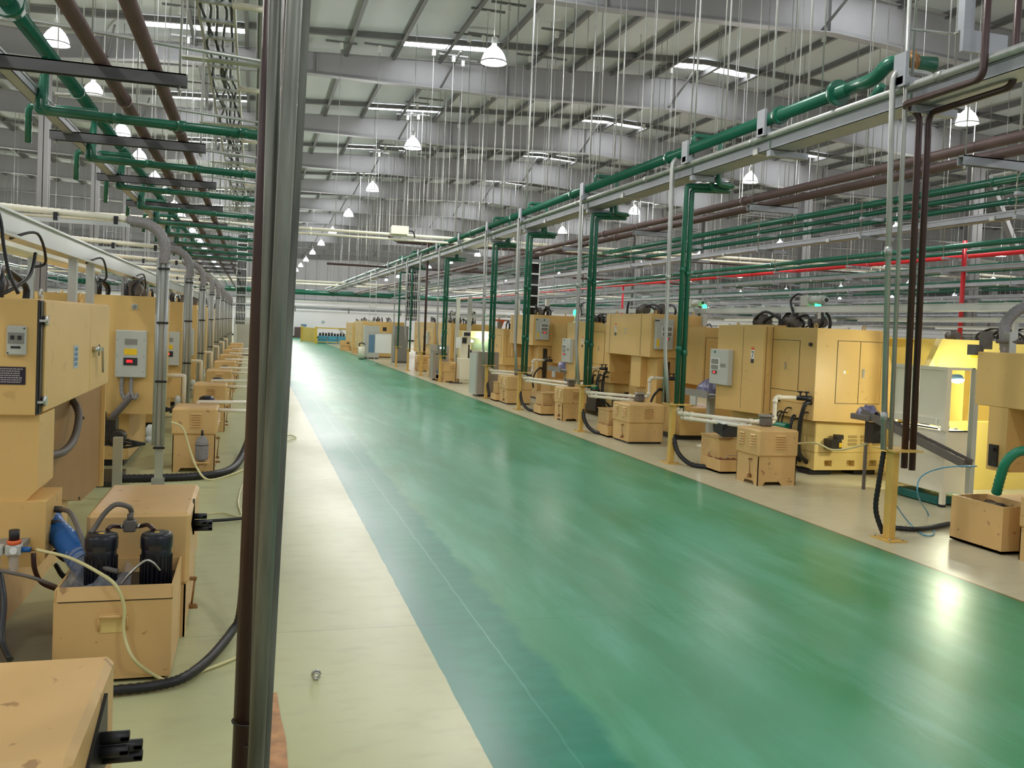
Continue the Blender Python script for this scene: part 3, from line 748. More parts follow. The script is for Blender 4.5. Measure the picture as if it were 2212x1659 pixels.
# ------------------------------------------------------------------ machine parts
def hoop(mb, c, r, tr, axis='x', n=14):
    pts = []
    for k in range(n+1):
        a = 2*math.pi*k/n; q = (0, r*math.cos(a), r*math.sin(a)) if axis == 'x' else (r*math.cos(a), 0, r*math.sin(a))
        pts.append((c[0]+q[0], c[1]+q[1], c[2]+q[2]))
    mb.tube(pts, tr, 6, caps=False)
def louvers_x(mb, x, y0, y1, z0, z1, n, d):      # slats on a face looking along x
    for k in range(n):
        z = z0+(z1-z0)*(k+.5)/n; mb.prism([(x, z-.009), (x+d, z-.011), (x, z+.006)], 'y', y0, y1)
def louvers_y(mb, y, x0, x1, z0, z1, n, d):
    for k in range(n):
        z = z0+(z1-z0)*(k+.5)/n
        mb.add([(x0, y, z-.009), (x0, y+d, z-.011), (x0, y, z+.006), (x1, y, z-.009), (x1, y+d, z-.011), (x1, y, z+.006)], [(0, 1, 2), (5, 4, 3), (0, 3, 4, 1), (1, 4, 5, 2), (2, 5, 3, 0)])
def ubolt(mb, x, y, z, s=.03): hoop(mb, (x, y, z+s), s, s*.3)
def clutter(t, x0, x1, y0, y1, z, seed, n=6):
    rd = random.Random(seed)
    mo = MB()
    for k in range(n//2):
        x = rd.uniform(x0, x1); y = y0+(y1-y0)*(k+.5)/(n//2)
        mo.cyl((x, y-.12, z+.09), (x, y+.12, z+.09), .075, 12).box(x-.05, x+.05, y-.05, y+.05, z, z+.06).box(x-.04, x+.04, y-.04, y+.04, z+.15, z+.2)
        mo.cyl((x, y+.12, z+.09), (x, y+.15, z+.09), .08, 12)
    mo.each('top_motor', 'hosegrey', t, 4)
    ho = MB()
    for k in range(n):
        x = rd.uniform(x0, x1); ya = rd.uniform(y0, y1); yb = ya+rd.uniform(.25, .7)*rd.choice((-1, 1)); yb = min(max(yb, y0), y1)
        ho.tube(smooth_path([(x, ya, z-.01), (x, ya+.02, z+.12), (x+rd.uniform(-.1, .1), (ya+yb)/2, z+rd.uniform(.16, .26)), (x, yb-.02, z+.1), (x, yb, z-.01)], 4), .022, 7)
    ho.each('top_hose', 'black', t)
def text_bars(mb, fn, u0, u1, v0, v1, rows, seed, gap=.3, fill=.8):
    """illegible small print: rows of short dashes; fn(u0,u1,v0,v1) adds one dash"""
    rd = random.Random(seed); dv = (v1-v0)/rows
    for i in range(rows):
        u = u0+(u1-u0)*rd.uniform(0, .15); e = u1-(u1-u0)*rd.uniform(0, .2)
        while u < e:
            w_ = (u1-u0)*rd.uniform(.03, .08); fn(u, min(u+w_, e), v0+dv*i+dv*gap/2, v0+dv*(i+1)-dv*gap/2); u += w_*1.35
SEG = {'0': 'abcdef', '1': 'bc', '2': 'abged', '3': 'abgcd', '4': 'fgbc', '5': 'afgcd', '7': 'abc', '8': 'abcdefg', '6': 'afgedc', '9': 'abcdfg'}
def digits(mb, s, u0, v0, w_, h, fn):
    t = h*.14
    for k, ch in enumerate(s):
        a = u0+k*w_*1.35; S = {'a': (a, a+w_, v0+h-t, v0+h), 'd': (a, a+w_, v0, v0+t), 'g': (a, a+w_, v0+h/2-t/2, v0+h/2+t/2), 'f': (a, a+t, v0+h/2, v0+h), 'b': (a+w_-t, a+w_, v0+h/2, v0+h), 'e': (a, a+t, v0, v0+h/2), 'c': (a+w_-t, a+w_, v0, v0+h/2)}
        for c_ in SEG[ch]: fn(*S[c_])
def ctrl_x(t, x, y0, y1, z0, z1, d=-1, ylw=False, oval=True):
    """grey cooling-unit box on a face looking along x (d = outward direction)"""
    D = .09*d
    b = MB().box(x, x+D, y0, y1, z0, z1, .008).build('control_box', 'ltgrey', t)
    w_ = y1-y0; h = z1-z0; X = x+D
    F = MB(); F.box(X, X+d*.008, y0+w_*.45, y1-w_*.08, z0+h*.40, z0+h*.74); F.build('vent_frame', 'white', b)
    G = MB()
    for a, c in ((.42, .55), (.58, .72)): G.box(X+d*.006, X+d*.012, y0+w_*.49, y1-w_*.12, z0+h*a, z0+h*c)
    G.build('vent_grille', 'midgrey', b)
    K = MB().box(X, X+d*.01, y0+w_*.58, y0+w_*.82, z0+h*.3, z0+h*.375).build('display', 'ink', b); MB().box(X+d*.01, X+d*.013, y0+w_*.64, y0+w_*.76, z0+h*.32, z0+h*.355).build('red_digits', 'red_led', b)
    if ylw: MB().box(X, X+d*.003, y1-w_*.2, y1-w_*.06, z0+h*.08, z0+h*.34).build('yellow_label', 'label_y', b)
    MB().box(X, X+d*.003, y0+w_*.12, y0+w_*.4, z0+h*.5, z0+h*.6).build('grey_label', 'midgrey', b)
    MB().lathe((X, y0+w_*.72, z0+h*.92), [(.022, 0), (.022, d*.003)], 14, 'x').build('emblem', 'teal', b)
    return b
def ctrl_y(t, y, x0, x1, z0, z1, ylw=True, d=-1, big=False):
    D = .09*d; Y = y+D
    b = MB().box(x0, x1, y, Y, z0, z1, .008).build('control_box', 'ltgrey', t)
    w_ = x1-x0; h = z1-z0
    if big:
        MB().box(x0+w_*.3, x0+w_*.7, Y, Y-.004, z0+h*.7, z0+h*.82).build('vent_grille', 'midgrey', b)
        MB().box(x0+w_*.28, x0+w_*.7, Y, Y-.003, z0+h*.48, z0+h*.61).build('yellow_label', 'label_y', b)
        q = MB().box(x0+w_*.27, x0+w_*.72, Y, Y-.006, z0+h*.26, z0+h*.42).build('display', 'ink', b)
        mb = MB(); digits(mb, '005', x0+w_*.37, z0+h*.32, w_*.05, h*.05, lambda a, c, e, f: mb.box(a, c, Y-.006, Y-.009, e, f)); mb.build('red_digits', 'red_led', q if False else b)
        mb = MB()
        for a, c in ((.05, .12), (.93, .12), (.05, .8), (.93, .8), (.05, .45), (.93, .45)): mb.cyl((x0+w_*a, Y, z0+h*c), (x0+w_*a, Y-.003, z0+h*c), .006, 8)
        mb.each('screw', 'midgrey', b)
    else:
        MB().box(x0+w_*.3, x0+w_*.92, Y, Y-.008, z0+h*.42, z0+h*.76).build('vent_frame', 'white', b)
        G = MB()
        for a, c in ((.44, .57), (.61, .74)): G.box(x0+w_*.36, x0+w_*.88, Y-.006, Y-.012, z0+h*a, z0+h*c)
        G.build('vent_grille', 'midgrey', b)
        MB().box(x0+w_*.5, x0+w_*.76, Y, Y-.01, z0+h*.31, z0+h*.385).build('display', 'ink', b); MB().box(x0+w_*.56, x0+w_*.7, Y-.01, Y-.013, z0+h*.33, z0+h*.365).build('red_digits', 'red_led', b)
        MB().lathe((x0+w_*.6, Y, z0+h*.93), [(.022, 0), (.022, -.003)], 14, 'y').build('emblem', 'teal', b)
        if ylw: MB().box(x0+w_*.06, x0+w_*.2, Y, Y-.003, z0+h*.08, z0+h*.34).build('yellow_label', 'label_y', b)
    return b
def door_seam_x(t, x, y0, y1, z0, z1, d, name='door', hand=True, mt='ochre'):
    o = MB().box(x, x+d*.006, y0, y1, z0, z1).build(name, mt, t)
    f = MB(); g = .007
    f.box(x, x+d*.003, y0-g, y0, z0-g, z1+g).box(x, x+d*.003, y1, y1+g, z0-g, z1+g).box(x, x+d*.003, y0, y1, z0-g, z0).box(x, x+d*.003, y0, y1, z1, z1+g)
    f.build('door_gap', 'dark', o)
    if hand: MB().box(x+d*.006, x+d*.02, y0+(y1-y0)*.45, y0+(y1-y0)*.5, z0+(z1-z0)*.42, z0+(z1-z0)*.56).build('handle', 'steel', o)
    return o
def door_seam_y(t, y, x0, x1, z0, z1, name='door', hand=.1, mt='ochre', d=-1):
    o = MB().box(x0, x1, y, y+d*.006, z0, z1).build(name, mt, t); f = MB(); g = .007
    f.box(x0-g, x0, y, y+d*.003, z0-g, z1+g).box(x1, x1+g, y, y+d*.003, z0-g, z1+g).box(x0, x1, y, y+d*.003, z0-g, z0).box(x0, x1, y, y+d*.003, z1, z1+g)
    f.build('door_gap', 'dark', o)
    if hand: MB().box(x0+(x1-x0)*hand, x0+(x1-x0)*hand+.03, y+d*.006, y+d*.02, z0+(z1-z0)*.42, z0+(z1-z0)*.56).build('handle', 'steel', o)
    return o
def sticker(t, x, y, z, d=-1, face='x'):
    """tall sticker: red cap, white field with the figure 7, black foot"""
    def bx(mb, a, b_, e, f, k=0):
        if face == 'x': mb.box(x, x+d*(.002+k), y+a, y+b_, z+e, z+f)
        else: mb.box(x+a, x+b_, y, y+d*(.002+k), z+e, z+f)
        return mb
    s = bx(MB(), -.04, .04, -.06, .07).build('number_sticker', 'white', t)
    bx(MB(), -.04, .04, .07, .11).build('sticker_top', 'orange', s); bx(MB(), -.04, .04, -.12, -.06).build('sticker_foot', 'ink', s)
    mb = MB(); sg = -1 if face == 'x' and d < 0 else 1
    bx(mb, -.025, .025, .035, .05, .002)
    for k in range(5):
        q = sg*(.02-.008*k); bx(mb, q-.006, q+.006, .035-.018*(k+1), .037-.018*k, .002)
    mb.build('figure', 'ink', s)

# ------------------------------------------------------------------ sumps and tanks
def sump(x0, x1, y0, y1, h, label, split=.52, feet=True, face=-1, side_l=True, lev=5, louv=True, group='lidded coolant sumps'):
    """box sump with overhanging louvered lid; face = direction of the aisle along x"""
    t = thing('coolant_sump', label, 'sump', ((x0+x1)/2, (y0+y1)/2, 0), group)
    zs = h*split; i = .015; mb = MB()
    if feet:
        def foot(a0, a1, z0=.0):
            w_ = a1-a0; return [(a0, 0), (a0+w_*.14, 0), (a0+w_*.2, .045), (a0+w_*.58, .045), (a0+w_*.64, 0), (a1, 0), (a1, zs), (a0, zs)]
        mb.prism(foot(y0+i, y1-i), 'x', x0+i, x0+i+.01).prism(foot(y0+i, y1-i), 'x', x1-i-.01, x1-i)
        mb.prism(foot(x0+i, x1-i), 'y', y0+i, y0+i+.01).prism(foot(x0+i, x1-i), 'y', y1-i-.01, y1-i)
        mb.box(x0+i+.01, x1-i-.01, y0+i+.01, y1-i-.01, .05, zs)
    else: mb.box(x0+i, x1-i, y0+i, y1-i, .03, zs, .01)
    mb.build('tank_body', 'ochre2', t)
    if not feet: MB().box(x0+.04, x1-.04, y0+.04, y1-.04, 0, .03).build('plinth', 'black', t)
    lid = MB().box(x0, x1, y0, y1, zs, h, .02).build('lid', 'ochre2', t)
    fx = x0 if face < 0 else x1
    for k in ((.12, .62) if louv else ()): mb = MB(); louvers_x(mb, fx, y0+(y1-y0)*k, y0+(y1-y0)*(k+.22), zs+(h-zs)*.35, h*.93, lev, .02*face); mb.build('louvers', 'ochre2', lid)
    if louv: mb = MB(); louvers_y(mb, y0, x0+(x1-x0)*.42, x0+(x1-x0)*.66, zs+(h-zs)*.3, zs+(h-zs)*.85, lev+1, -.02); mb.build('louvers', 'ochre2', lid)
    mb = MB(); yy = y0+(y1-y0)*.3
    mb.cyl((fx+face*.02-face*.015, yy, zs*.35), (fx+face*.02, yy, zs*.85), .006, 8).box(fx-face*.01, fx+face*.03, yy-.012, yy+.012, zs*.3, zs*.36).box(fx-face*.01, fx+face*.03, yy-.012, yy+.012, zs*.84, zs*.9)
    mb.cyl((fx-face*.01, yy, .09), (fx+face*.04, yy, .09), .014, 8)
    mb.build('level_gauge', 'copper', t)
    return t
def open_tank(x0, x1, y0, y1, h, label, fill='chips', fz=.85, handle=None, group='open chip boxes', mt='ochre2'):
    t = thing('chip_box', label, 'box', ((x0+x1)/2, (y0+y1)/2, 0), group); w_ = .012
    mb = MB().box(x0, x1, y0, y1, .01, .03).box(x0, x0+w_, y0, y1, .01, h).box(x1-w_, x1, y0, y1, .01, h).box(x0+w_, x1-w_, y0, y0+w_, .01, h).box(x0+w_, x1-w_, y1-w_, y1, .01, h)
    mb.build('shell', mt, t)
    if fill:
        mb = MB(); rd = random.Random(int(y0*100)); n = 10; vs = []; fs = []
        for i in range(n+1):
            for j in range(n+1): vs.append((x0+w_+(x1-x0-2*w_)*i/n, y0+w_+(y1-y0-2*w_)*j/n, h*fz+rd.uniform(-.02, .02)))
        for i in range(n):
            for j in range(n): a = i*(n+1)+j; fs.append((a, a+1, a+n+2, a+n+1))
        mb.add(vs, fs); mb.build('contents', fill, t)
    if handle:
        mb = MB()
        for yy in (y0+.02, y1-.02): mb.tube(fillet([(x0+.1, yy, h), (x0+.1, yy, h+.06), (x1-.1, yy, h+.06), (x1-.1, yy, h)], .02), .006, 6)
        mb.build('handle', 'steel', t)
    return t
SUMPS = [(5.93, 6.49, 9.6, 10.13, .68), (5.85, 6.5, 13.35, 14.03, .64), (5.88, 6.4, 16.66, 17.16, .66), (5.72, 6.34, 20.13, 20.8, .66), (5.75, 6.3, 27.6, 28.15, .62), (5.75, 6.3, 29.6, 30.2, .62), (6.0, 6.6, 33.6, 34.2, .6)]
for i, (a, b, c, d, h) in enumerate(SUMPS):
    sump(a, b, c, d, h, '%s ochre lidded sump with louvers along the right edge of the lane' % ORD[i], feet=(i % 2 == 0), group='lidded sumps on the right')
TK = [(5.92, 6.4, 10.48, 11.0, .18), (5.84, 6.3, 14.17, 14.7, .2), (5.8, 6.25, 17.75, 18.25, .2), (5.68, 6.1, 20.95, 21.4, .18), (5.7, 6.1, 28.4, 28.8, .18)]
for i, (a, b, c, d, h) in enumerate(TK):
    open_tank(a, b, c, d, h, '%s small ochre box of metal chips beside a sump on the right' % ORD[i], 'chips', .9, handle=(i == 0), group='small chip boxes on the right')
    if i < 4: 
        t = thing('coolant_tank', '%s tall ochre tank standing between chip box and sump on the right' % ORD[i], 'tank', (a+.3, c+.25, 0), 'tall ochre tanks on the right')
        MB().box(a+.12, b+.3, c+.28, d+.25, 0.01, .43, .01).build('tank_body', 'ochre2', t); MB().box(a+.11, b+.31, c+.27, d+.26, .43, .445).build('lid', 'ochre2', t)
# pump motor, dark box and pvc lines on each right-hand sump
for i, (a, b, c, d, h) in enumerate(SUMPS[:4]):
    nm = ORD[i]
    t = thing('coolant_pump', 'grey-green pump motor standing on the %s right-hand sump' % nm, 'pump', (b-.2, d-.09, h), 'pump motors on the right-hand sumps')
    cx, cy = b-.2, d-.09
    MB().box(cx-.07, cx+.07, cy-.06, cy+.06, h, h+.12, .02).build('motor', 'hosegrey', t)
    MB().box(cx-.08, cx+.08, cy-.07, cy+.07, h+.12, h+.15, .01).build('cap', 'midgrey', t)
    yp = POSTS[i+1] if i < 4 else 0
    yq = d+.12
    z = .71
    for q in range(2):
        tt = thing('pvc_pipe', '%s white plastic pipe from the post behind the %s right-hand sump to the machine' % (('upper', 'lower')[q], nm), 'pipe', (5.75, yp, z-.06*q), 'white plastic pipes on the right')
        P = [(5.72+.06*q, yp-.02, .80-.02*q), (5.72+.06*q, yp-.02, z-.06*q), (5.8, yp-.2, z-.06*q)]
        P += [(6.35, yq+.15, z-.01), (6.62, yq+.12, z-.01), (6.62, yq+.12, 1.03), (6.95, yq+.1, 1.03)] if q == 0 else [(6.2, yq+.12, z-.07), (6.3, yq+.02, z-.07)]
        MB().tube(fillet(P, .04, 4), .027, 10).build('pipe_run', 'pvc', tt)
        mb = MB()
        for k in range(1, len(P)-1):
            p = Vector(P[k]); u = (Vector(P[k+1])-p).normalized(); v = (Vector(P[k-1])-p).normalized(); mb.tube([p+v*.03, p+v*.075], .035, 10).tube([p+u*.03, p+u*.075], .035, 10)
        mb.each('socket', 'pvc', tt)
    v = thing('valve_block', 'black valve with hand wheels on the machine beside the %s right-hand sump' % nm, 'valve', (6.97, yq, 1.03), 'black valves on the right machines')
    mb = MB().cyl((6.93, yq+.1, 1.03), (7.07, yq-.02, 1.03), .035, 10)
    for k in (0, 1): mb.cyl((6.96+.06*k, yq+.07-.05*k, 1.03), (6.96+.06*k, yq+.07-.05*k, 1.11), .012, 8).cyl((6.96+.06*k, yq+.07-.05*k, 1.1), (6.96+.06*k, yq+.07-.05*k, 1.12), .035, 10)
    mb.build('valve_body', 'black', v)
    # black hose at the foot of the post
    hp = [(5.70, yp+.02, .8), (5.68, yp+.01, .5), (5.7, yp-.1, .2), (5.78, yp-.3, .05), (5.9, yp-.5, .03), (6.15, yp-.6, .035), (6.45, yp-.5, .05)]
    solo('drain_hose', MB().tube(smooth_path(hp, 6), .035, 10, rib=.02), 'black', 'black ribbed hose curving down from the %s pipe post to the floor on the right' % ORD[i+1], 'hose', 'black hoses at the right posts', base=hp[0])
solo('drain_hose', MB().tube(smooth_path([(5.62, 6.98, .8), (5.60, 7.0, .5), (5.6, 7.02, .25), (5.66, 6.98, .04)], 6), .026, 10, rib=.016), 'black', 'black ribbed hose dropping behind the nearest yellow post', 'hose')
solo('air_line', MB().tube(smooth_path([at(1925, 1075, y=6.9), at(1960, 1125, z=.03), at(1995, 1155, z=.012), at(2018, 1150, z=.012), at(2005, 1110, z=.012), at(1983, 1070, y=7.2), at(1990, 1030, y=7.3), at(2040, 1010, y=7.3), at(2110, 1007, y=7.0)], 8), .007, 7), 'ltblue', 'thin light blue air line looping over the floor beside the nearest yellow post', 'air line')
# ------------------------------------------------------------------ hood machines, right row
def base_block(t, x0, x1, y0, y1, mt='base'):
    mb = MB()
    mb.box(x0, x1, y0+.0, y1, .3, .72, .01); mb.build('machine_base', mt, t)
    # lower rail with three square pockets on its near face
    mb = MB(); n = 3; w_ = x1-x0; zz = (.07, .12, .2, .3)
    mb.box(x0, x1, y0, y1, zz[2], zz[3]).box(x0, x1, y0, y1, zz[0], zz[1])
    xs = [x0]
    for k in range(n): c = x0+w_*(.15+.31*k+.04); xs += [c-.06, c+.06]
    xs += [x1]
    for a, b in zip(xs[::2], xs[1::2]): mb.box(a, b, y0, y1, zz[1], zz[2])
    mb.box(x0+.01, x1-.01, y0+.1, y1, .1, .25)
    mb.build('base_rail', mt, t)
    mb = MB()
    for x in (x0+.1, x1-.35): mb.box(x-.12, x+.22, y0+.05, y0+.35, 0, .06, .01).box(x-.1, x+.2, y0+.08, y0+.3, .06, .08)
    mb.each('leveling_foot', 'black', t, 2)
    mb = MB()
    for k in range(2):
        for j in range(3):
            for r_ in range(3): z = .42+.05*r_; a = x0+w_*(.45+.17*j); mb.prism([(y0, z), (y0-.014, z-.008), (y0, z+.02)], 'x', a, a+w_*.12)
    mb.build('louvers', mt, t)
def hood_machine(y0, i, light=True):
    t = thing('lathe_machine', '%s right-row ochre machine with full-height hood and double end doors' % ORD[i], 'machine', (7.6, y0+1.3, 0), 'hooded machines in the right row')
    X0 = 7.09
    hood = MB().prism([(X0, .74), (8.42, .7), (8.42, 1.05), (8.1, 1.96), (X0, 1.96)], 'y', y0, y0+2.3).build('hood', 'ochre', t)
    a = door_seam_y(t, y0, X0+.32, X0+.66, .98, 1.8, 'door', .0, 'ochre'); b = door_seam_y(t, y0, X0+.67, X0+1.0, .98, 1.8, 'door', .12, 'ochre')
    MB().box(X0+.42, X0+.455, y0-.006, y0-.009, 1.37, 1.41).build('white_label', 'white', a); MB().box(X0+.46, X0+.5, y0-.006, y0-.009, 1.375, 1.405).build('yellow_label', 'label_y', a)
    door_seam_x(t, X0, y0+.38, y0+1.02, 1.1, 1.78, -1)
    MB().box(X0-.01, X0, y0+.25, y0+.95, .95, .965).build('drip_edge', 'ochre', t)
    c = MB().prism([(y0+1.04, .72), (y0+2.35, .68), (y0+2.35, 1.97), (y0+1.04, 1.99)], 'x', 6.95, 7.3).build('side_cabinet', 'ochre', t)
    MB().box(6.948, 6.952, y0+1.6, y0+1.606, .75, 1.95).build('door_gap', 'dark', c)
    MB().box(7.088, 7.092, y0+1.03, y0+1.045, .76, 1.96).box(6.985, 6.99, y0+1.036, y0+1.041, .74, 1.96).build('cabinet_gap', 'dark', t)
    ctrl_x(t, 6.95, y0+1.86, y0+2.42, 1.06, 1.6)
    sticker(t, 6.95, y0+1.33, 1.55)
    MB().cyl((7.1, y0+.12, 1.74), (7.06, y0+.12, 1.74), .025, 10).build('plug', 'dark', t)
    base_block(t, 7.22, 8.36, y0+.12, y0+2.3)
    mb = MB()
    rh = random.Random(i+9)
    for k in range(8):
        ya = y0+.1+.1*k; za = rh.uniform(.72, .95); zc = rh.uniform(.3, .6); dx = rh.uniform(.04, .14); dy = rh.uniform(-.25, .3)
        mb.tube(smooth_path([(X0+.02, ya, za), (X0-dx, ya+dy*.2, za-.02), (X0-dx*1.2, ya+dy*.6, zc), (X0+.0, ya+dy, .28), (X0+.12, ya+dy*1.3, .14)], 5), rh.uniform(.009, .018), 7)
    mb.tube(smooth_path([(X0, y0+.06, .97), (X0-.1, y0+.05, .95), (X0-.12, y0+.1, .7), (X0-.05, y0+.2, .3), (X0+.2, y0+.3, .12)], 6), .028, 8)
    mb.each('hydraulic_hose', 'black', t)
    MB().box(7.0, 7.24, y0+.5, y0+2.2, .1, .5).build('hydraulic_unit', 'dark', t)
    MB().tube([(6.95, y0+.35, .62), (7.0, y0+1.2, .6)], .05, 12, rib=.02).build('green_sleeve', 'greenhose', t)
    MB().box(7.35, 7.52, y0-.05, y0+.12, .36, .5, .01).box(7.45, 7.55, y0-.03, y0+.06, .5, .56).build('pump_box', 'dark', t)
    MB().box(7.47, 7.51, y0-.052, y0-.049, .4, .46).build('yellow_label', 'label_y', t)
    mb = MB(); mb.box(7.02, 7.035, y0+.62, y0+.635, .51, .53).box(6.998, 7.0, y0+.7, y0+.73, .38, .41); mb.box(6.998, 7.0, y0+.8, y0+.83, .37, .40); mb.each('red_pilot_light', 'red_led', t)
    mb = MB(); [ubolt(mb, x, y, 1.96) for x in (7.2, 7.95) for y in (y0+.2, y0+2.2)]; mb.each('lifting_eye', 'ochre', t)
    clutter(t, 7.3, 7.7, y0+.5, y0+2.2, 1.96, i)
    return t
for i, y0 in enumerate((10.2, 17.2)): hood_machine(y0, i)
def head_machine(y0, i):
    t = thing('press_machine', '%s right-row ochre machine with big raised box head on a column' % ORD[i], 'machine', (7.6, y0+1.3, 0), 'box-headed machines in the right row')
    MB().prism([(7.32, .95), (8.35, .95), (8.35, 1.2), (8.15, 1.94), (7.32, 1.94)], 'y', y0, y0+1.0).build('rear_hood', 'ochre', t)
    door_seam_y(t, y0, 7.36, 7.72, 1.05, 1.76, 'door', .85)
    h = MB().box(6.8, 7.9, y0+1.0, y0+3.12, 1.37, 2.15, .008).build('head_box', 'ochre', t)
    MB().box(6.797, 6.80, y0+1.42, y0+1.428, 1.38, 2.14).box(6.797, 6.8, y0+2.9, y0+2.906, 1.38, 2.14).build('door_gap', 'dark', h)
    ctrl_y(t, y0+1.0, 6.86, 7.2, 1.52, 2.06)
    sticker(t, 6.8, y0+2.62, 1.85)
    mb = MB()
    for a in (0, .06):
        for b in (0, .07): mb.box(6.796, 6.8, y0+2.1+a, y0+2.13+a, 1.78+b, 1.81+b)
    mb.build('button_plate', 'ltlabel', t)
    MB().prism([(y0+1.05, .05), (y0+1.9, .05), (y0+1.9, 1.37), (y0+1.05, 1.37)], 'x', 6.98, 7.8).build('column', 'ochre', t)
    MB().box(7.3, 7.9, y0+1.9, y0+3.0, .05, 1.37).build('rear_frame', 'ochre', t)
    MB().box(6.85, 7.25, y0+2.98, y0+3.06, 1.0, 1.37).build('far_bracket', 'ochre', t)
    MB().box(6.86, 7.15, y0+1.5, y0+1.95, .8, 1.37, .005).build('hung_box', 'ochre', t)
    MB().box(7.05, 8.2, y0+.2, y0+1.2, .08, .55).build('machine_base', 'ochre', t)
    MB().box(7.0, 8.1, y0+.25, y0+3.0, 0, .08).build('plinth', 'black', t)
    mb = MB()
    for k in range(4): ya = y0+1.55+.1*k; mb.tube(smooth_path([(7.0, ya, .8), (6.98, ya, .6), (6.9, ya+.1, .3), (6.98, ya+.4, .15)], 5), .018, 7)
    mb.tube(smooth_path([(7.12, y0+1.03, .78), (7.0, y0+.98, .8), (6.88, y0+.98, .65), (6.85, y0+1.0, .45), (6.9, y0+1.1, .3)], 6), .022, 8)
    mb.each('hydraulic_hose', 'black', t)
    MB().box(6.9, 7.2, y0+1.95, y0+2.9, .1, .55).build('hydraulic_unit', 'dark', t)
    MB().box(7.1, 7.2, y0+1.0, y0+1.05, .3, 1.3).build('cable_channel', 'dark', t)
    mb = MB(); [ubolt(mb, x, y, 2.15) for x in (6.95, 7.7) for y in (y0+1.15, y0+2.95)]; mb.each('lifting_eye', 'ochre', t)
    clutter(t, 7.0, 7.5, y0+1.3, y0+2.8, 2.15, i+50)
    MB().tube(smooth_path([(6.88, y0+.98, 2.03), (6.84, y0+.9, 2.03), (6.86, y0+.8, 2.03)]), .012, 6).build('plug_cable', 'black', t)
    # wrapped parts on a grey conveyor table between hood and head
    return t
for i, y0 in enumerate((13.7, 20.7)): head_machine(y0, i)
for i, (xx, yy) in enumerate(((7.15, 13.05), (7.1, 19.9))):
    t = thing('roller_conveyor', 'grey conveyor table with plastic-wrapped parts, %s' % ('behind the nearest hooded machine on the right', 'behind the second hooded machine on the right', 'left of the cream booth')[i], 'conveyor', (xx, yy, 0), 'grey conveyor tables')
    a, b = yy-.45, yy+.45
    MB().box(xx-.3, xx+.35, a, b, .82, .85).box(xx-.32, xx-.29, a, b, .82, .93).box(xx+.34, xx+.37, a, b, .82, .93).build('table_bed', 'midgrey', t)
    mb = MB(); k = a+.06
    while k < b: mb.cyl((xx-.29, k, .87), (xx+.34, k, .87), .02, 8); k += .09
    mb.each('rollers', 'galv', t)
    MB().box(xx-.05, xx+.05, yy-.05, yy+.05, .05, .82).each('leg', 'ltgrey', t)
    MB().lathe((xx, yy, 0), [(.2, 0), (.2, .015), (.08, .05), (.07, .2)], 12).build('foot', 'cream', t)
    MB().box(xx-.33, xx-.30, yy-.1, yy+.1, .68, .82).build('switch_box', 'ltgrey', t)
    w_ = MB(); rd = random.Random(i); n = 10; m_ = 8; vs = []; fs = []
    for u in range(n+1):
        for v in range(m_+1):
            a_ = math.pi*v/m_; rr = 1+.12*rd.uniform(-1, 1); e = math.sin(math.pi*u/n)**.4
            vs.append((xx+.02-.22*math.cos(a_)*rr*e, yy-.36+.72*u/n, .89+.22*math.sin(a_)*rr*e))
    for u in range(n):
        for v in range(m_): q = u*(m_+1)+v; fs.append((q, q+1, q+m_+2, q+m_+1))
    w_.add(vs, fs); solo('wrapped_parts', w_, 'purplewrap', 'crumpled bluish plastic wrap over parts on the conveyor %s' % ('behind the nearest hooded machine', 'behind the second hooded machine', 'left of the cream booth')[i], 'wrapped parts', 'plastic-wrapped parts on conveyors')
# dark crate leaning on the nearest tank
t = thing('parts_crate', 'small dark crate with a white lid tilted on the tank beside the nearest right-hand sump', 'crate', (6.15, 10.55, .45))
MB().prism([(10.6, .47), (10.85, .52), (10.88, .66), (10.6, .64)], 'x', 6.0, 6.35).build('crate_body', 'shelfblack', t)
MB().prism([(10.6, .64), (10.88, .66), (10.88, .68), (10.6, .66)], 'x', 5.99, 6.36).build('crate_lid', 'white', t)
# ------------------------------------------------------------------ gantry beams with loaders above the right row
def gantry(y0, y1, x, z, label, posts, bea):
    t = thing('gantry_beam', label, 'gantry', (x, (y0+y1)/2, z), 'white gantry beams')
    MB().box(x-.04, x+.04, y0, y1, z+.04, z+.105).box(x-.05, x+.05, y0, y1, z+.105, z+.115).box(x-.05, x+.05, y0, y1, z+.03, z+.04).build('beam', 'alu', t)
    MB().box(x+.2, x+.23, y0, y1, z-.06, z-.03).build('lower_rail', 'alu', t)
    for y in posts: MB().box(x+.03, x+.22, y-.03, y+.03, z-.06, z-.04).build('rail_bracket', 'alu', t)
    for y in posts: MB().box(x-.035, x+.035, y-.035, y+.035, 1.96, z+.03).build('beam_post', 'alu', t)
    for k, y in enumerate(bea):
        l_ = thing('loader_motor', 'grey loader motor on the %s, %s' % (label.split(',')[0], ('nearer one', 'farther one', 'farthest one')[k]), 'motor', (x, y, z+.115), 'loader motors')
        MB().cyl((x, y-.02, z+.2), (x, y-.35, z+.2), .06, 12).box(x-.07, x+.07, y-.05, y+.12, z+.117, z+.27, .01).cyl((x, y-.35, z+.2), (x, y-.4, z+.2), .045, 12).build('motor_body', 'ltgrey', l_)
        MB().cyl((x, y-.4, z+.2), (x, y-.41, z+.2), .03, 12).build('motor_bore', 'black', l_)
        MB().tube(smooth_path([(x, y+.1, z+.25), (x-.02, y+.25, z+.3), (x-.05, y+.38, z+.2), (x-.05, y+.3, z+.02), (x-.05, y+.2, z)]), .015, 6).build('cable', 'black', l_)
        MB().tube(smooth_path([(x-.06, y-.4, z+.02), (x-.06, y-.42, z-.12), (x-.07, y-.3, z-.24)]), .02, 8).build('drag_hose', 'black', l_)
    return t
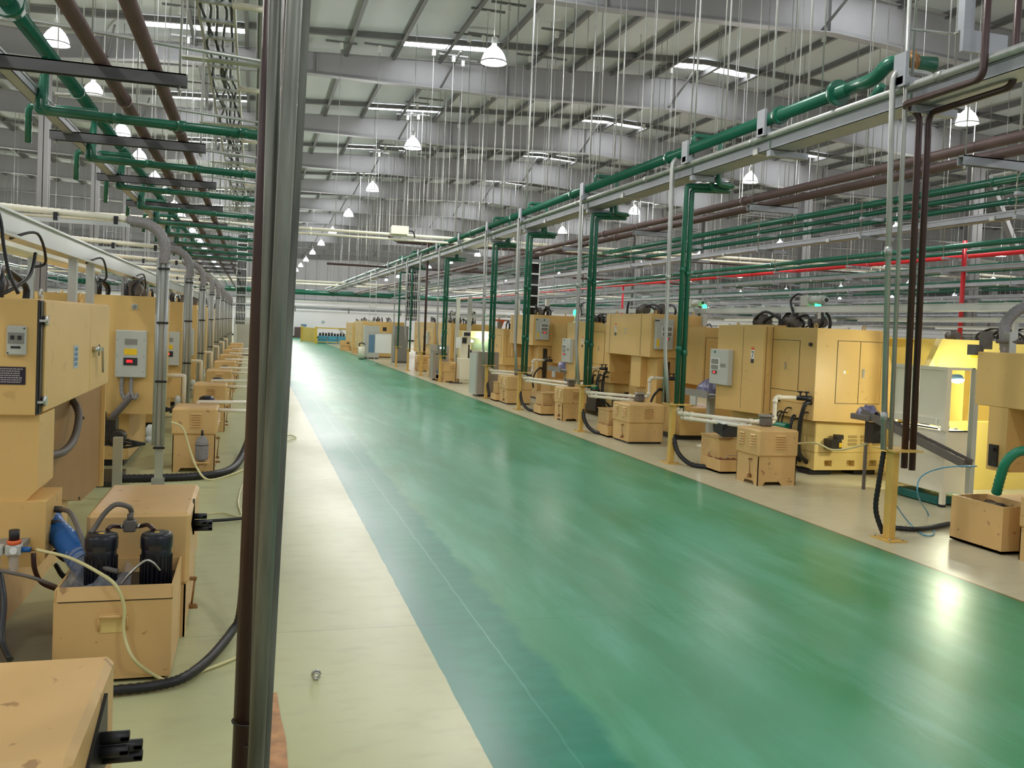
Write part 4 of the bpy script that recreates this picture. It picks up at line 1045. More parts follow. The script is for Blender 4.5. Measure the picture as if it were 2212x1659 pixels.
gantry(4.8, 14.6, 7.62, 2.16, 'nearest white gantry beam over the right row', (5.6, 10.9, 14.3), (11.2,))
gantry(15.2, 23.4, 7.95, 2.2, 'second white gantry beam over the right row', (17.6, 19.4), (15.4, 20.9))
gantry(26, 36, 7.3, 2.05, 'third white gantry beam over the right row', (27.5, 30.2, 34.5), (30.5, 33.5))
def beacon(p, label, h=.4):
    t = thing('signal_beacon', label, 'beacon', (p[0], p[1], p[2]-h), 'green signal beacons')
    MB().cyl((p[0], p[1], p[2]-h), (p[0], p[1], p[2]-.04), .012, 8).lathe((p[0], p[1], p[2]-h), [(.04, 0), (.04, .02), (.015, .03)], 10).build('stem', 'cream', t)
    MB().lathe(p, [(.035, -.04), (.04, -.03), (.04, .05), (.02, .07)], 12).build('lit_lens', 'green_led', t)
    return t
for i, (px_, py_, yy, h) in enumerate(((1767, 658, 11.0, .36), (1522, 666, 14.9, .2), (1507, 668, 15.6, .15), (1242, 676, 18.9, .3), (1048, 713 if False else 684, 30.5, .25))):
    if i == 2: continue
    p = at(px_, py_, y=yy); beacon((p.x, p.y, p.z), 'green lit signal beacon above the %s' % ('nearest hooded machine on the right', 'nearest box-headed machine on the right', '', 'second hooded machine on the right', 'far cream stand')[i], p.z-1.96 if i < 4 else p.z-1.63)
# ------------------------------------------------------------------ far part of the right row
def plain_machine(x0, x1, y0, y1, z, label, ctrl=True, mt='ochre', name='enclosed_machine', face=-1, zb=.5):
    t = thing(name, label, 'machine', ((x0+x1)/2, (y0+y1)/2, 0))
    MB().box(x0, x1, y0, y1, zb, z, .01).build('hood', mt, t)
    MB().box(x0+.12, x1-.12, y0+.12, y1-.12, .05, zb).build('machine_base', mt, t)
    MB().box(x0+.2, x1-.2, y0+.2, y1-.2, 0, .05).build('plinth', 'black', t)
    fx = x0 if face < 0 else x1
    n = max(1, int((y1-y0)/1.2))
    for k in range(n):
        a = y0+(y1-y0)*(k+.12)/n; b = y0+(y1-y0)*(k+.88)/n
        door_seam_x(t, fx, a, b, zb+.25, z-.2, face, mt=mt)
    door_seam_y(t, y0, x0+.12, x1-.12, zb+.25, z-.2, mt=mt)
    mb = MB(); [ubolt(mb, x, y, z) for x in (x0+.1, x1-.1) for y in (y0+.15, y1-.15)]; mb.each('lifting_eye', mt, t)
    clutter(t, x0+.25, x1-.25, y0+.4, y1-.4, z, int(y0), 6)
    return t
t = plain_machine(6.75, 8.3, 31.3, 33.6, 1.86, 'ochre machine with dark hoses on top behind the steel console', zb=.6)
ctrl_x(t, 6.75, 32.1, 32.6, 1.0, 1.5)
t = plain_machine(6.7, 8.3, 34.0, 38.5, 1.88, 'ochre machine left of the one behind the steel console', zb=.6); ctrl_x(t, 6.7, 35, 35.6, 1.0, 1.5)
t = plain_machine(5.3, 7.4, 45.5, 49, 1.82, 'ochre machine behind the whiteboard with a dark square window', zb=.4)
MB().box(6.3, 6.5, 45.49, 45.5, 1.35, 1.55).build('window', 'ink', t)
plain_machine(5.6, 7.4, 53, 57, 1.7, 'pale ochre machine before the blue crates', zb=.3)
plain_machine(7.0, 8.6, 25.2, 26.6, 1.75, 'ochre block machine between the yellow machine and the second box head', zb=.7)
for i, (x, y) in enumerate(((12.0, 12), (12.2, 18), (12.1, 24.5), (12.0, 31), (12.1, 38), (17.5, 16), (17.6, 24), (17.5, 32), (23, 22), (23, 32))):
    plain_machine(x, x+1.7, y, y+3.2, 1.9, 'ochre machine in the %s row back from the lane on the right, %s' % ('second' if x < 15 else 'third' if x < 20 else 'fourth', ORD[(i if x < 15 else i-5 if x < 20 else i-8)]))
    gantry(y-.5, y+4.4, x+.4, 2.2, 'white gantry beam over row %s back from the lane, %s' % ('two' if x < 15 else 'three' if x < 20 else 'four', ORD[(i if x < 15 else i-5 if x < 20 else i-8)]), (y+.3,), ())
def cabinet(x0, x1, y0, y1, z, label, mt='ltgrey', split=True):
    t = thing('electrical_cabinet', label, 'cabinet', ((x0+x1)/2, (y0+y1)/2, 0))
    MB().box(x0, x1, y0, y1, .08, z, .01).build('cabinet_body', mt, t); MB().box(x0+.02, x1-.02, y0+.02, y1-.02, 0, .08).build('plinth', 'hosegrey', t)
    d = MB().box(x0+.03, x1-.03, y0-.006, y0, .12, z-.04).build('door', mt, t)
    MB().box(x1-.09, x1-.07, y0-.025, y0-.006, z*.5, z*.56).build('handle', 'black', d)
    return t
cabinet(5.18, 5.88, 43.5, 44.2, 1.6, 'tall pale grey cabinet beside the lane just behind the whiteboard')
cabinet(6.1, 6.7, 40, 40.8, 1.66, 'darker grey cabinet right of the whiteboard', 'midgrey')
cabinet(6.95, 7.5, 38.7, 39.4, 1.6, 'darker grey cabinet right of its twin behind the black ladder', 'midgrey')
# whiteboard
t = thing('whiteboard', 'white display board on thin metal legs at the edge of the lane', 'whiteboard', (5.3, 38, 0))
MB().box(4.95, 5.65, 38, 38.03, .5, 1.3).build('board', 'white', t); MB().box(4.7, 4.95, 38, 38.03, .5, 1.25).build('photo_panel', 'inkblue', t)
mb = MB()
for x in (4.68, 4.96, 5.66): mb.box(x-.012, x+.012, 38-.01, 38.04, 0, 1.34)
mb.box(4.68, 5.66, 38-.01, 38.04, 1.3, 1.34).box(4.68, 5.66, 38, 38.03, .48, .5); mb.build('frame', 'alu', t)
mb = MB()
for x in (4.68, 4.96): mb.box(x-.02, x+.02, 37.8, 38.25, 0, .03)
mb.build('foot', 'alu', t)
c_ = thing('waste_bin', 'cream cylindrical bin with a dark rim at the corner of the tall pale cabinet', 'bin', (4.95, 42.8, 0))
MB().lathe((4.98, 42.9, 0), [(.14, .04), (.15, .6)], 16).build('bin_body', 'cream', c_); MB().lathe((4.98, 42.9, 0), [(.13, 0), (.13, .04)], 16).build('bin_base', 'black', c_)
MB().tube(smooth_path([(4.9, 42.9, .6), (4.85, 42.9, .72), (5.0, 42.9, .78), (5.15, 42.9, .7)]), .025, 8).build('hose', 'black', c_)
for i, (px_, py_, w_, h) in enumerate(((735, 757, .75, .6), (760, 763, .6, .55))):
    p = at(px_, py_, z=0); t = thing('sump_cart', 'small brown tank far along the right edge of the lane, %s' % ('left one', 'right one')[i], 'tank', (p.x+w_/2, p.y+.3, 0))
    MB().box(p.x+.02, p.x+w_-.02, p.y+.02, p.y+.6, 0, h*.5).build('tank_body', 'ochre2', t); MB().box(p.x, p.x+w_, p.y, p.y+.62, h*.5, h).build('lid', 'ochre2', t)
    MB().box(p.x+w_*.5, p.x+w_*.9, p.y-.02, p.y, h*.7, h*.82).build('slot', 'black', t)
# steel console
t = thing('control_console', 'grey-brown steel console with a lit screen on its slanted top beside the lane', 'console', (5.85, 28.6, 0))
MB().box(5.58, 6.1, 28.4, 28.95, .06, .95, .008).build('console_body', 'warmgrey', t)
MB().prism([(28.4, .95), (28.95, .95), (28.95, 1.14), (28.5, 1.14)], 'x', 5.57, 6.11).build('slanted_top', 'warmgrey', t)
MB().box(5.78, 5.97, 28.4, 28.47, 1.01, 1.09).build('screen_frame', 'inkblue', t); MB().box(5.79, 5.96, 28.395, 28.46, 1.02, 1.08).build('lit_screen', 'white_led', t)
b = MB().box(5.68, 6.04, 28.39, 28.4, .82, .87).build('label_strip', 'ink', t)
mb = MB(); text_bars(mb, lambda a, c, e, f: mb.box(a, c, 28.388, 28.39, e, f), 5.74, 6.02, .83, .86, 1, 5); mb.build('strip_lettering', 'white', b)
MB().box(6.0, 6.03, 28.38, 28.4, .48, .58).build('handle', 'black', t); MB().box(5.7, 5.92, 28.395, 28.4, .24, .34).build('blue_label', 'inkblue', t)
MB().prism([(5.8, .36), (5.84, .36), (5.82, .4)], 'y', 28.395, 28.4).build('warning_triangle', 'orange', t)
MB().box(5.6, 5.65, 28.42, 28.5, 0, .06).box(6.03, 6.08, 28.42, 28.5, 0, .06).build('foot', 'black', t)
# tall warm grey cabinet
t = thing('steel_locker', 'tall plain warm grey steel cabinet behind the green drop pipe', 'cabinet', (5.8, 22.5, 0))
MB().box(5.54, 6.1, 22.3, 23.0, .05, 1.15, .008).build('cabinet_body', 'warmgrey', t); MB().box(5.50, 5.54, 22.3, 23.0, .05, 1.1).build('side_panel', 'ltgrey', t)
MB().box(5.6, 6.05, 22.35, 22.9, 0, .05).build('plinth', 'black', t)
# white stand with monitor
t = thing('gauge_stand', 'cream stand with a small dark monitor and black gauges beside the yellow machine', 'stand', (6.5, 27.4, 0))
MB().box(6.2, 6.95, 27.2, 27.8, .12, .77, .01).build('cabinet_body', 'cream', t); MB().box(6.24, 6.46, 27.3, 27.5, .77, 1.45).build('upright', 'cream', t)
m_ = MB().box(6.26, 6.52, 27.22, 27.3, 1.45, 1.62, .005).build('monitor', 'cream', t); MB().box(6.29, 6.49, 27.21, 27.22, 1.48, 1.59).build('screen', 'ink', m_)
MB().box(6.26, 6.40, 27.27, 27.3, 1.25, 1.42).build('black_pad', 'ink', t); MB().box(6.05, 6.22, 27.22, 27.24, 1.1, 1.43).build('paper_sheet', 'white', t)
mb = MB()
for k in range(6): mb.cyl((6.52+.07*k, 27.45, .78), (6.52+.07*k, 27.45, (1.2, 1.05, .98)[min(k, 2)]), .028, 10)
mb.each('gauge_cylinder', 'shelfblack', t)
mb = MB()
for x in (6.24, 6.9): 
    for y in (27.25, 27.75): mb.box(x-.02, x+.02, y-.02, y+.02, 0, .12)
mb.each('leg', 'cream', t)
MB().cyl((6.1, 27.3, .02), (6.1, 27.3, .9), .01, 6).lathe((6.1, 27.3, 0), [(.22, 0), (.22, .02), (.05, .04)], 14).build('side_pedal', 'dark', t)
# yellow machine with lit windows
t = thing('machining_cell', 'bright yellow machine with lit windows between the stand and the tall grey cabinet', 'machine', (7.8, 29.5, 0))
mb = MB().box(6.85, 6.9, 29.0, 31.0, .2, 1.6).box(6.85, 9.2, 29.0, 29.05, .2, .92).box(6.85, 9.2, 29.0, 29.05, 1.4, 1.6).box(6.85, 6.95, 29, 29.05, .9, 1.4).box(8.05, 8.15, 29, 29.05, .9, 1.4).box(9.1, 9.2, 29, 31, .2, 1.6).box(6.85, 9.2, 31, 31.05, .2, 1.6).box(6.85, 9.2, 29, 31.05, 1.6, 1.63)
mb.build('enclosure', 'yellow', t)
MB().box(6.95, 8.05, 29.02, 29.03, .92, 1.4).build('window', 'glass', t)
MB().box(7.2, 7.6, 29.6, 30.2, .3, 1.2).box(7.5, 7.9, 29.5, 29.9, .9, 1.3).build('spindle', 'steel', t)
d = bpy.data.lights.new('lamp_light', 'POINT'); d.energy = 45; d.color = (1, 1, .8); d.shadow_soft_size = .1
lo = bpy.data.objects.new('lamp_light', d); C.objects.link(lo); lo.location = (7.4-7.8, 28.75-29.5, 1.4); lo.parent = t
l_ = MB().lathe((7.0, 29.3, 1.3), [(.0, -.05), (.1, -.04), (.1, .02), (.0, .05)], 14).build('work_lamp', 'lamp_lit', t)
MB().lathe((8.55, 29.3, 1.15), [(.08, -.2), (.1, 0), (.06, .2)], 14).build('work_lamp', 'lamp_lit', t)
MB().box(7.0, 8.9, 29.2, 30.8, 0, .2).build('plinth', 'black', t)
t = thing('jib_post', 'grey square post with an orange bracket beside the yellow machine', 'post', (7.35, 27, 0)); MB().box(7.3, 7.42, 26.95, 27.07, 0, 1.98).build('post_tube', 'midgrey', t); MB().box(7.2, 7.6, 26.98, 27.02, 1.98, 2.03).prism([(7.42, 1.75), (7.5, 1.98), (7.42, 1.98)], 'y', 26.98, 27.02).build('orange_bracket', 'orange', t)
for i, x in enumerate((5.8, 5.9, 7.6, 8.2)):
    y = (29.6, 28.3, 28.6, 27.3)[i]
    t = thing('gantry_post', 'pale grey gantry post in the far right row, %s from the left' % ('first', 'second', 'third', 'fourth')[i], 'post', (x+.8, y, 0), 'pale gantry posts far on the right'); MB().box(x+.74, x+.86, y-.06, y+.06, 0, 2.75).build('post_tube', 'ltgrey', t)
    MB().box(x+.65, x+.95, y-.15, y+.15, 0, .02).build('base_plate', 'ltgrey', t)
# yellow guard fence with blue crates
t = thing('guard_fence', 'yellow mesh guard fence at the far end of the lane', 'fence', (4.2, 71.5, 0))
MB().bar((3.8, 74.3, .6), (4.55, 68.7, .6), .04, 1.1).build('mesh_panel', 'safety', t)
mb = MB()
for p in ((3.8, 74.3), (4.55, 68.7), (7.1, 68.7), (8.2, 68.7)): mb.box(p[0]-.08, p[0]+.08, p[1]-.08, p[1]+.08, 0, 1.25)
mb.box(4.55, 9.4, 68.66, 68.74, 1.14, 1.22).box(4.55, 9.4, 68.66, 68.74, .1, .16); mb.build('posts_and_rail', 'safety', t)
for i in range(6):
    x = 4.75+.72*i
    for q in range(2 if i < 5 else 1):
        b = thing('blue_crate', 'light blue crate behind the yellow fence, %s from the left, %s layer' % (('first', 'second', 'third', 'fourth', 'fifth', 'sixth')[i], ('bottom', 'top')[q]), 'crate', (x+.33, 69.4, .1+.28*q), 'blue crates behind the fence')
        MB().box(x, x+.66, 69.1, 69.7, .02+.29*q if q == 0 else .31, .29 if q == 0 else .57, .02).build('crate_body', 'bluebin', b)
        MB().box(x-.02, x+.68, 69.08, 69.72, (.27 if q == 0 else .55), (.3 if q == 0 else .58)).build('crate_rim', 'bluebin', b)
t = thing('parts_rack', 'row of brown and grey parts standing on the blue crates', 'parts', (6, 69.4, .6)); mb = MB(); rd = random.Random(3)
for k in range(14): mb.lathe((4.9+.22*k, 69.4, .585), [(.08, 0), (.09, .1), (.07, .2+.1*rd.random())], 8)
mb.build('parts', 'dark', t)
t = thing('robot_arm', 'small grey handling robot behind the yellow fence', 'robot', (7, 72, 0)); MB().tube(fillet([(6.9, 72, 0), (6.9, 72, .8), (6.5, 72, 1.15), (7.4, 72, 1.1)], .1), .07, 8).build('arm', 'ltgrey', t)
s = thing('wall_sign', 'small blue sign above the yellow fence on the far wall', 'sign', at(656, 703, y=83.8)); p = at(656, 703, y=83.8); MB().box(p.x-.25, p.x+.25, 83.84, 83.88, p.z-.12, p.z+.12).build('panel', 'inkblue', s)
s = thing('wall_clock', 'small round grey clock on the far white wall', 'clock', at(698, 696, y=83.8)); p = at(698, 696, y=83.8); MB().lathe((p.x, 83.85, p.z), [(.16, 0), (.16, .05)], 16, 'y').build('face', 'ltlabel', s)
# ------------------------------------------------------------------ left row, nearest machine
t = thing('press_machine', 'ochre machine with double-door box head at the left edge, nearest the camera', 'machine', (-1.6, 6.2, 0))
hd = MB().box(-2.7, -1.055, 5.1, 7.42, 1.245, 1.845, .006).build('head_box', 'ochre', t)
for k, (a, b) in enumerate(((5.2, 6.55), (6.56, 7.38))):
    d = MB().box(-1.055, -1.04, a, b, 1.255, 1.835, .003).build('door', 'ochre', t)
    if k == 0:
        mb = MB().box(-1.04, -1.037, 5.98, 6.12, 1.44, 1.58); mb.build('grey_label', 'ltlabel', d)
        mb = MB(); text_bars(mb, lambda a_, c_, e, f: mb.box(-1.037, -1.0355, a_, c_, e, f), 5.99, 6.11, 1.45, 1.57, 4, 2); mb.build('label_print', 'inkblue', d)
    else:
        mb = MB().cyl((-1.04, 6.66, 1.535), (-1.0, 6.66, 1.535), .02, 14).box(-1.02, -.995, 6.65, 6.82, 1.52, 1.545).bar((-1.0, 6.81, 1.54), (-1.0, 6.86, 1.37), .03, .014); mb.build('door_handle', 'steel', d)
        MB().box(-1.04, -1.037, 6.9, 6.94, 1.48, 1.56).build('small_label', 'ink', d)
MB().box(-1.06, -1.05, 5.1, 5.2, 1.25, 1.84).build('door_gap', 'dark', t)
MB().box(-1.053, -1.045, 5.115, 5.13, 1.255, 1.835).build('edge_gap', 'black', t)
mb = MB()
for k, z in enumerate((1.735, 1.315)):
    h = MB().box(-1.04, -1.028, 5.16, 5.23, z-.025, z+.025, .003).cyl((-1.034, 5.165, z-.025), (-1.034, 5.165, z+.025), .01, 8).box(-1.05, -1.03, 5.1, 5.16, z-.006, z+.006).build('hinge', 'steel', t)
# small switch box and name plate on the near end
b = MB().box(-1.195, -1.105, 5.075, 5.1, 1.555, 1.705, .006).build('switch_box', 'ltgrey', t)
MB().box(-1.187, -1.113, 5.072, 5.075, 1.615, 1.67).build('recess', 'midgrey', b)
mb = MB(); mb.box(-1.175, -1.158, 5.069, 5.072, 1.635, 1.655); mb.box(-1.142, -1.125, 5.069, 5.072, 1.635, 1.655); mb.each('knob', 'ink', b)
mb = MB(); text_bars(mb, lambda a_, c_, e, f: mb.box(a_, c_, 5.072, 5.074, e, f), -1.175, -1.128, 1.588, 1.604, 1, 4); mb.build('print', 'ink', b)
mb = MB(); [mb.cyl((x, 5.075, z), (x, 5.072, z), .004, 8) for x, z in ((-1.113, 1.693), (-1.187, 1.567))]; mb.each('screw', 'dark', b)
b = MB().box(-1.26, -1.108, 5.096, 5.1, 1.405, 1.495).build('name_plate', 'plate', t)
mb = MB(); text_bars(mb, lambda a_, c_, e, f: mb.box(a_, c_, 5.0945, 5.096, e, f), -1.25, -1.118, 1.412, 1.49, 7, 9, .45); mb.build('plate_lettering', 'text', b)
mb = MB(); ubolt(mb, -1.14, 5.55, 1.845, .028); mb.each('lifting_eye', 'steel', t)
mb = MB(); ubolt(mb, -1.2, 7.1, 1.845, .035); mb.each('lifting_eye', 'ochre', t)
MB().prism([(-2.7, .8), (-1.1, .8), (-1.045, .86), (-1.045, 1.245), (-2.7, 1.245)], 'y', 5.13, 5.5).build('column', 'ochre', t)
MB().prism([(-2.7, .46), (-1.03, .46), (-1.0, .5), (-1.0, .8), (-2.7, .8)], 'y', 5.11, 5.52).build('lower_column', 'ochre', t)
PX = -1.26
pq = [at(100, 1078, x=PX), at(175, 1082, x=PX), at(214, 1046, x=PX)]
pn = MB().prism([(pq[0].y-.3, pq[0].z), (pq[0].y, pq[0].z), (pq[1].y, pq[1].z), (pq[2].y, pq[2].z), (pq[2].y, 1.245), (5.52, 1.245), (5.52, pq[0].z)][1:], 'x', -2.4, PX).build('side_panel', 'shadedpanel', t)
MB().box(-1.6, PX+.03, pq[2].y, pq[2].y+.04, pq[2].z-.02, 1.245).build('panel_edge', 'ochre', t)
mb = MB()
for y, z in ((pq[0].y+.1, pq[0].z+.04), (pq[1].y-.1, pq[1].z+.04), (pq[1].y, .95)): mb.cyl((PX, y, z), (PX+.008, y, z), .012, 8)
mb.each('screw', 'dark', t)
MB().tube(smooth_path([(PX, 6.3, .86), (PX+.06, 6.6, .84), (PX+.08, 6.9, .9), (PX+.07, 7.1, 1.05), (PX, 7.2, 1.15)], 6), .028, 8, rib=.012).build('grey_hose', 'hosegrey', t)
MB().box(-2.5, -1.3, 3.4, 7.4, .0, .46).build('machine_base', 'ochre2', t)
MB().tube(smooth_path([at(40, 635, y=5.3), at(20, 590, y=5.3), at(8, 530, y=5.4), at(0, 470, y=5.5), at(-30, 400, y=5.5)], 5), .010, 8).build('power_cable', 'black', t)
mb = MB()
for k in range(4): mb.tube(smooth_path([(-1.0, 5.25+.05*k, .66-.09*k), (-.93, 5.3, .62-.09*k), (-.9, 5.4+.05*k, .4), (-1.0, 5.6, .15)], 5), .014, 7)
mb.each('hydraulic_hose', 'black', t)
clutter(t, -2.0, -1.4, 5.6, 7.3, 1.845, 77, 4)
# air regulator unit
rg = thing('air_regulator', 'black-knobbed air regulator with gauge and clear bowls at the lower left edge', 'regulator', (-1.12, 4.95, .48))
A = at(30, 1190, y=4.92)
cx, cz = A.x, A.z
MB().box(cx-.035, cx+.035, 4.89, 4.95, cz-.02, cz+.035, .006).box(cx-.11, cx-.045, 4.89, 4.95, cz-.02, cz+.03, .006).build('body', 'ltgrey', rg)
MB().cyl((cx, 4.92, cz+.055), (cx, 4.92, cz+.105), .024, 16).each('knob', 'shelfblack', rg)
MB().cyl((cx, 4.92, cz+.035), (cx, 4.92, cz+.055), .032, 16).build('ring', 'orange', rg)
MB().lathe((cx+.005, 4.885, cz+.008), [(.017, -.004), (.017, .006)], 16, 'y').build('gauge', 'white', rg)
MB().lathe((cx, 4.92, cz-.02), [(.022, 0), (.024, -.04), (.02, -.075), (.008, -.085)], 14).lathe((cx-.08, 4.92, cz-.02), [(.022, 0), (.024, -.04), (.02, -.075), (.008, -.085)], 14).each('bowl', 'film', rg)
MB().cyl((cx+.035, 4.92, cz+.005), (cx+.075, 4.92, cz+.005), .014, 12).build('blue_fitting', 'bluehose', rg); MB().cyl((cx+.075, 4.92, cz+.005), (cx+.11, 4.92, cz+.003), .007, 8).build('brass_tip', 'copper', rg)
MB().box(cx-.1, cx+.03, 4.95, 5.11, cz-.01, cz+.02).build('bracket', 'midgrey', rg)
S_ = Vector((cx+.1, 4.92, cz+.003))
solo('air_line', MB().tube(smooth_path([S_, at(150, 1205, y=4.8), at(215, 1238, y=4.66), at(250, 1265, y=4.6), at(268, 1310, y=4.61), at(268, 1370, y=4.61), at(290, 1425, y=4.58), at(340, 1462, z=.02), at(378, 1472, z=.012), at(430, 1452, z=.012), at(515, 1418, z=.012), at(565, 1385, z=.012), at(585, 1420, z=.012), at(570, 1450, z=.012)], 8), .0085, 8), 'clearhose', 'pale yellow air hose from the regulator down over the open tank onto the floor', 'air line', base=S_)
solo('hose', MB().tube(smooth_path([at(0, 1233, y=4.8), at(60, 1245, y=4.8), at(110, 1262, y=4.85), at(135, 1275, y=5.0)], 6), .009, 8), 'hosegrey', 'grey hose passing behind the near tank at the lower left', 'hose')
solo('hose', MB().tube(smooth_path([at(72, 1195, y=5.0), at(75, 1230, y=5.0), at(90, 1258, y=5.05), at(120, 1272, y=5.1)], 6), .012, 8), 'brown_dark', 'dark red-brown hose hanging below the left machine beside the regulator', 'hose')
solo('cable', MB().tube(smooth_path([at(0, 1240, y=4.5), at(8, 1300, y=4.4), at(4, 1380, y=4.3), at(22, 1425, y=4.2)], 6), .014, 8), 'black', 'thick black cable at the very left edge above the near sump', 'cable')
# ---- open coolant tank with two pump motors
x0, x1, y0, y1 = -.868, -.338, 4.65, 5.24
t = thing('open_tank', 'open ochre coolant tank with a front handle at lower left', 'tank', (-.6, 4.95, 0))
mb = MB(); w_ = .01
mb.box(x0, x1, y0, y0+w_, .02, .405).box(x0, x0+w_, y0+w_, y1, .02, .46).box(x1-w_, x1, y0+w_, y1, .02, .46).box(x0+w_, x1-w_, y1-w_, y1, .02, .46).box(x0+w_, x1-w_, y0+w_, y1-w_, .02, .04)
mb.build('tank_body', 'ochre2', t)
MB().prism([(y0-.004, .408), (y0+.012, .472), (y0+.02, .472), (y0+.008, .4)], 'x', x0+.012, x1-.004).build('front_lip', 'ochre2', t)
MB().box(x0+.02, x1, y0-.002, y0+.003, .402, .408).build('seam', 'black', t)
MB().box(x0+.01, x1-.01, y0+.012, y1-.012, .36, .385).build('inner_deck', 'blackpaint', t)
hx0, hx1 = at(215, 1345, y=4.65).x, at(274, 1345, y=4.65).x; hz0, hz1 = at(240, 1366, y=4.65).z, at(240, 1326, y=4.65).z
h = MB().box(hx0, hx1, y0-.003, y0, hz0, hz1).build('handle_plate', 'base', t)
MB().cyl((hx0, y0-.022, hz1-.008), (hx1, y0-.022, hz1-.008), .009, 10).cyl((hx0-.002, y0-.02, hz1-.008), (hx0-.002, y0-.005, hz0+.01), .005, 8).cyl((hx1+.002, y0-.02, hz1-.008), (hx1+.002, y0-.005, hz0+.01), .005, 8).build('handle_grip', 'ochre2', h)
MB().box(x0+.03, x1-.03, y0+.03, y1-.03, 0, .02).build('plinth', 'black', t)
for k, px_ in enumerate((219, 338)):
    c = at(px_, 1190, y=4.87)
    m_ = thing('pump_motor', 'black round pump motor on the open tank, %s one' % ('left', 'right')[k], 'pump', (c.x, 4.87, .385), 'pump motors on the open tank')
    r = .072
    MB().lathe((c.x, 4.87, .385), [(r, 0), (r, .2), (r*.98, .24)], 28).build('motor_body', 'blackpaint', m_)
    MB().lathe((c.x, 4.87, .385), [(r*1.06, .22), (r*1.08, .235), (r*1.08, .275), (r*1.0, .292), (r*.8, .298), (0, .298)], 28, caps=False).build('fan_cover', 'blackpaint', m_)
    mb = MB()
    for q in range(22):
        a = 2*math.pi*q/22; ca, sa = math.cos(a), math.sin(a); mb.bar((c.x+ca*(r+.003), 4.87+sa*(r+.003), .4), (c.x+ca*(r+.003), 4.87+sa*(r+.003), .57), .003, .006)
    mb.build('cooling_fins', 'blackpaint', m_)
    MB().box(c.x-.03, c.x+.03, 4.87-r-.006, 4.87-r+.004, .60, .63).build('type_plate', 'dark', m_); MB().box(c.x-.012, c.x+.012, 4.86, 4.875, .683, .685).build('yellow_label', 'label_y', m_)
mb_ = thing('hose_manifold', 'dark grey hose manifold block above and between the two pump motors', 'manifold', at(280, 1135, y=5.0))
c = at(281, 1135, y=5.0); MB().box(c.x-.03, c.x+.03, 4.97, 5.03, c.z-.03, c.z+.03, .006).cyl((c.x, 5.0, c.z+.03), (c.x, 5.0, c.z+.06), .016, 10).build('block', 'hosegrey', mb_)
mb = MB(); mb.cyl((c.x-.05, 5, c.z-.005), (c.x-.03, 5, c.z-.005), .012, 8).cyl((c.x+.03, 5, c.z-.005), (c.x+.05, 5, c.z-.005), .012, 8).cyl((c.x+.005, 5, c.z+.06), (c.x+.005, 5, c.z+.07), .013, 8); mb.each('clamp', 'steel', mb_)
mb = MB().tube(smooth_path([(c.x+.005, 5, c.z+.07), at(278, 1095, y=4.98), at(250, 1090, y=4.96), at(225, 1110, y=4.94), at(205, 1140, y=4.92), at(195, 1152, y=4.9)], 6), .013, 9); mb.build('big_hose', 'hosegrey', mb_)
MB().tube(smooth_path([(c.x-.05, 5, c.z-.005), at(242, 1137, y=4.95), at(232, 1145, y=4.9)]), .011, 8).build('left_hose', 'brown_dark', mb_)
MB().tube(smooth_path([(c.x+.05, 5, c.z-.005), at(320, 1134, y=4.95), at(332, 1145, y=4.9)]), .011, 8).build('right_hose', 'brown_dark', mb_)
solo('cable', MB().tube(smooth_path([at(262, 1262, y=4.75), at(280, 1240, y=4.75), at(312, 1212, y=4.75), at(330, 1215, y=4.76), at(345, 1232, y=4.78)], 6), .007, 8), 'steel', 'braided steel cable bent in front of the right pump motor', 'cable')
solo('duct_hose', MB().tube(smooth_path([at(98, 1100, y=5.5), at(112, 1135, y=5.35), at(140, 1165, y=5.2), at(165, 1195, y=5.05), at(185, 1220, y=4.95)], 8), .066, 18, rib=.012), 'bluehose', 'thick blue ribbed duct hose leading down into the open tank', 'hose')
solo('clear_wrap', MB().tube(smooth_path([at(168, 1200, y=5.05), at(180, 1215, y=4.97), at(195, 1238, y=4.9)], 5), .071, 14, rib=.02), 'film', 'crumpled clear film taped round the lower end of the blue duct hose', 'wrap')
mb = MB(); rd = random.Random(5); n = 9; vs = []; fs = []
for i in range(n+1):
    for j in range(n+1): vs.append((-.855+.3*i/n, 4.665+.3*j/n, .44+.07*math.sin(i*.9)*math.cos(j*.7)+rd.uniform(-.025, .025)))
for i in range(n):
    for j in range(n): a = i*(n+1)+j; fs.append((a, a+1, a+n+2, a+n+1))
mb.add(vs, fs); solo('plastic_bag', mb, 'film', 'crumpled clear plastic bag in the left half of the open tank', 'bag')
g = thing('hose', 'grey hose from a brown fitting on the left column down into the open tank', 'hose', at(105, 1100, y=5.3))
MB().tube(smooth_path([at(130, 1100, y=5.3), at(152, 1108, y=5.2), at(172, 1150, y=5.0), at(190, 1195, y=4.9), at(215, 1222, y=4.82), at(255, 1235, y=4.8)], 6), .013, 9).build('hose_run', 'hosegrey', g)
MB().cyl(at(97, 1098, y=5.35), at(132, 1101, y=5.3), .018, 10).build('fitting', 'dark', g)
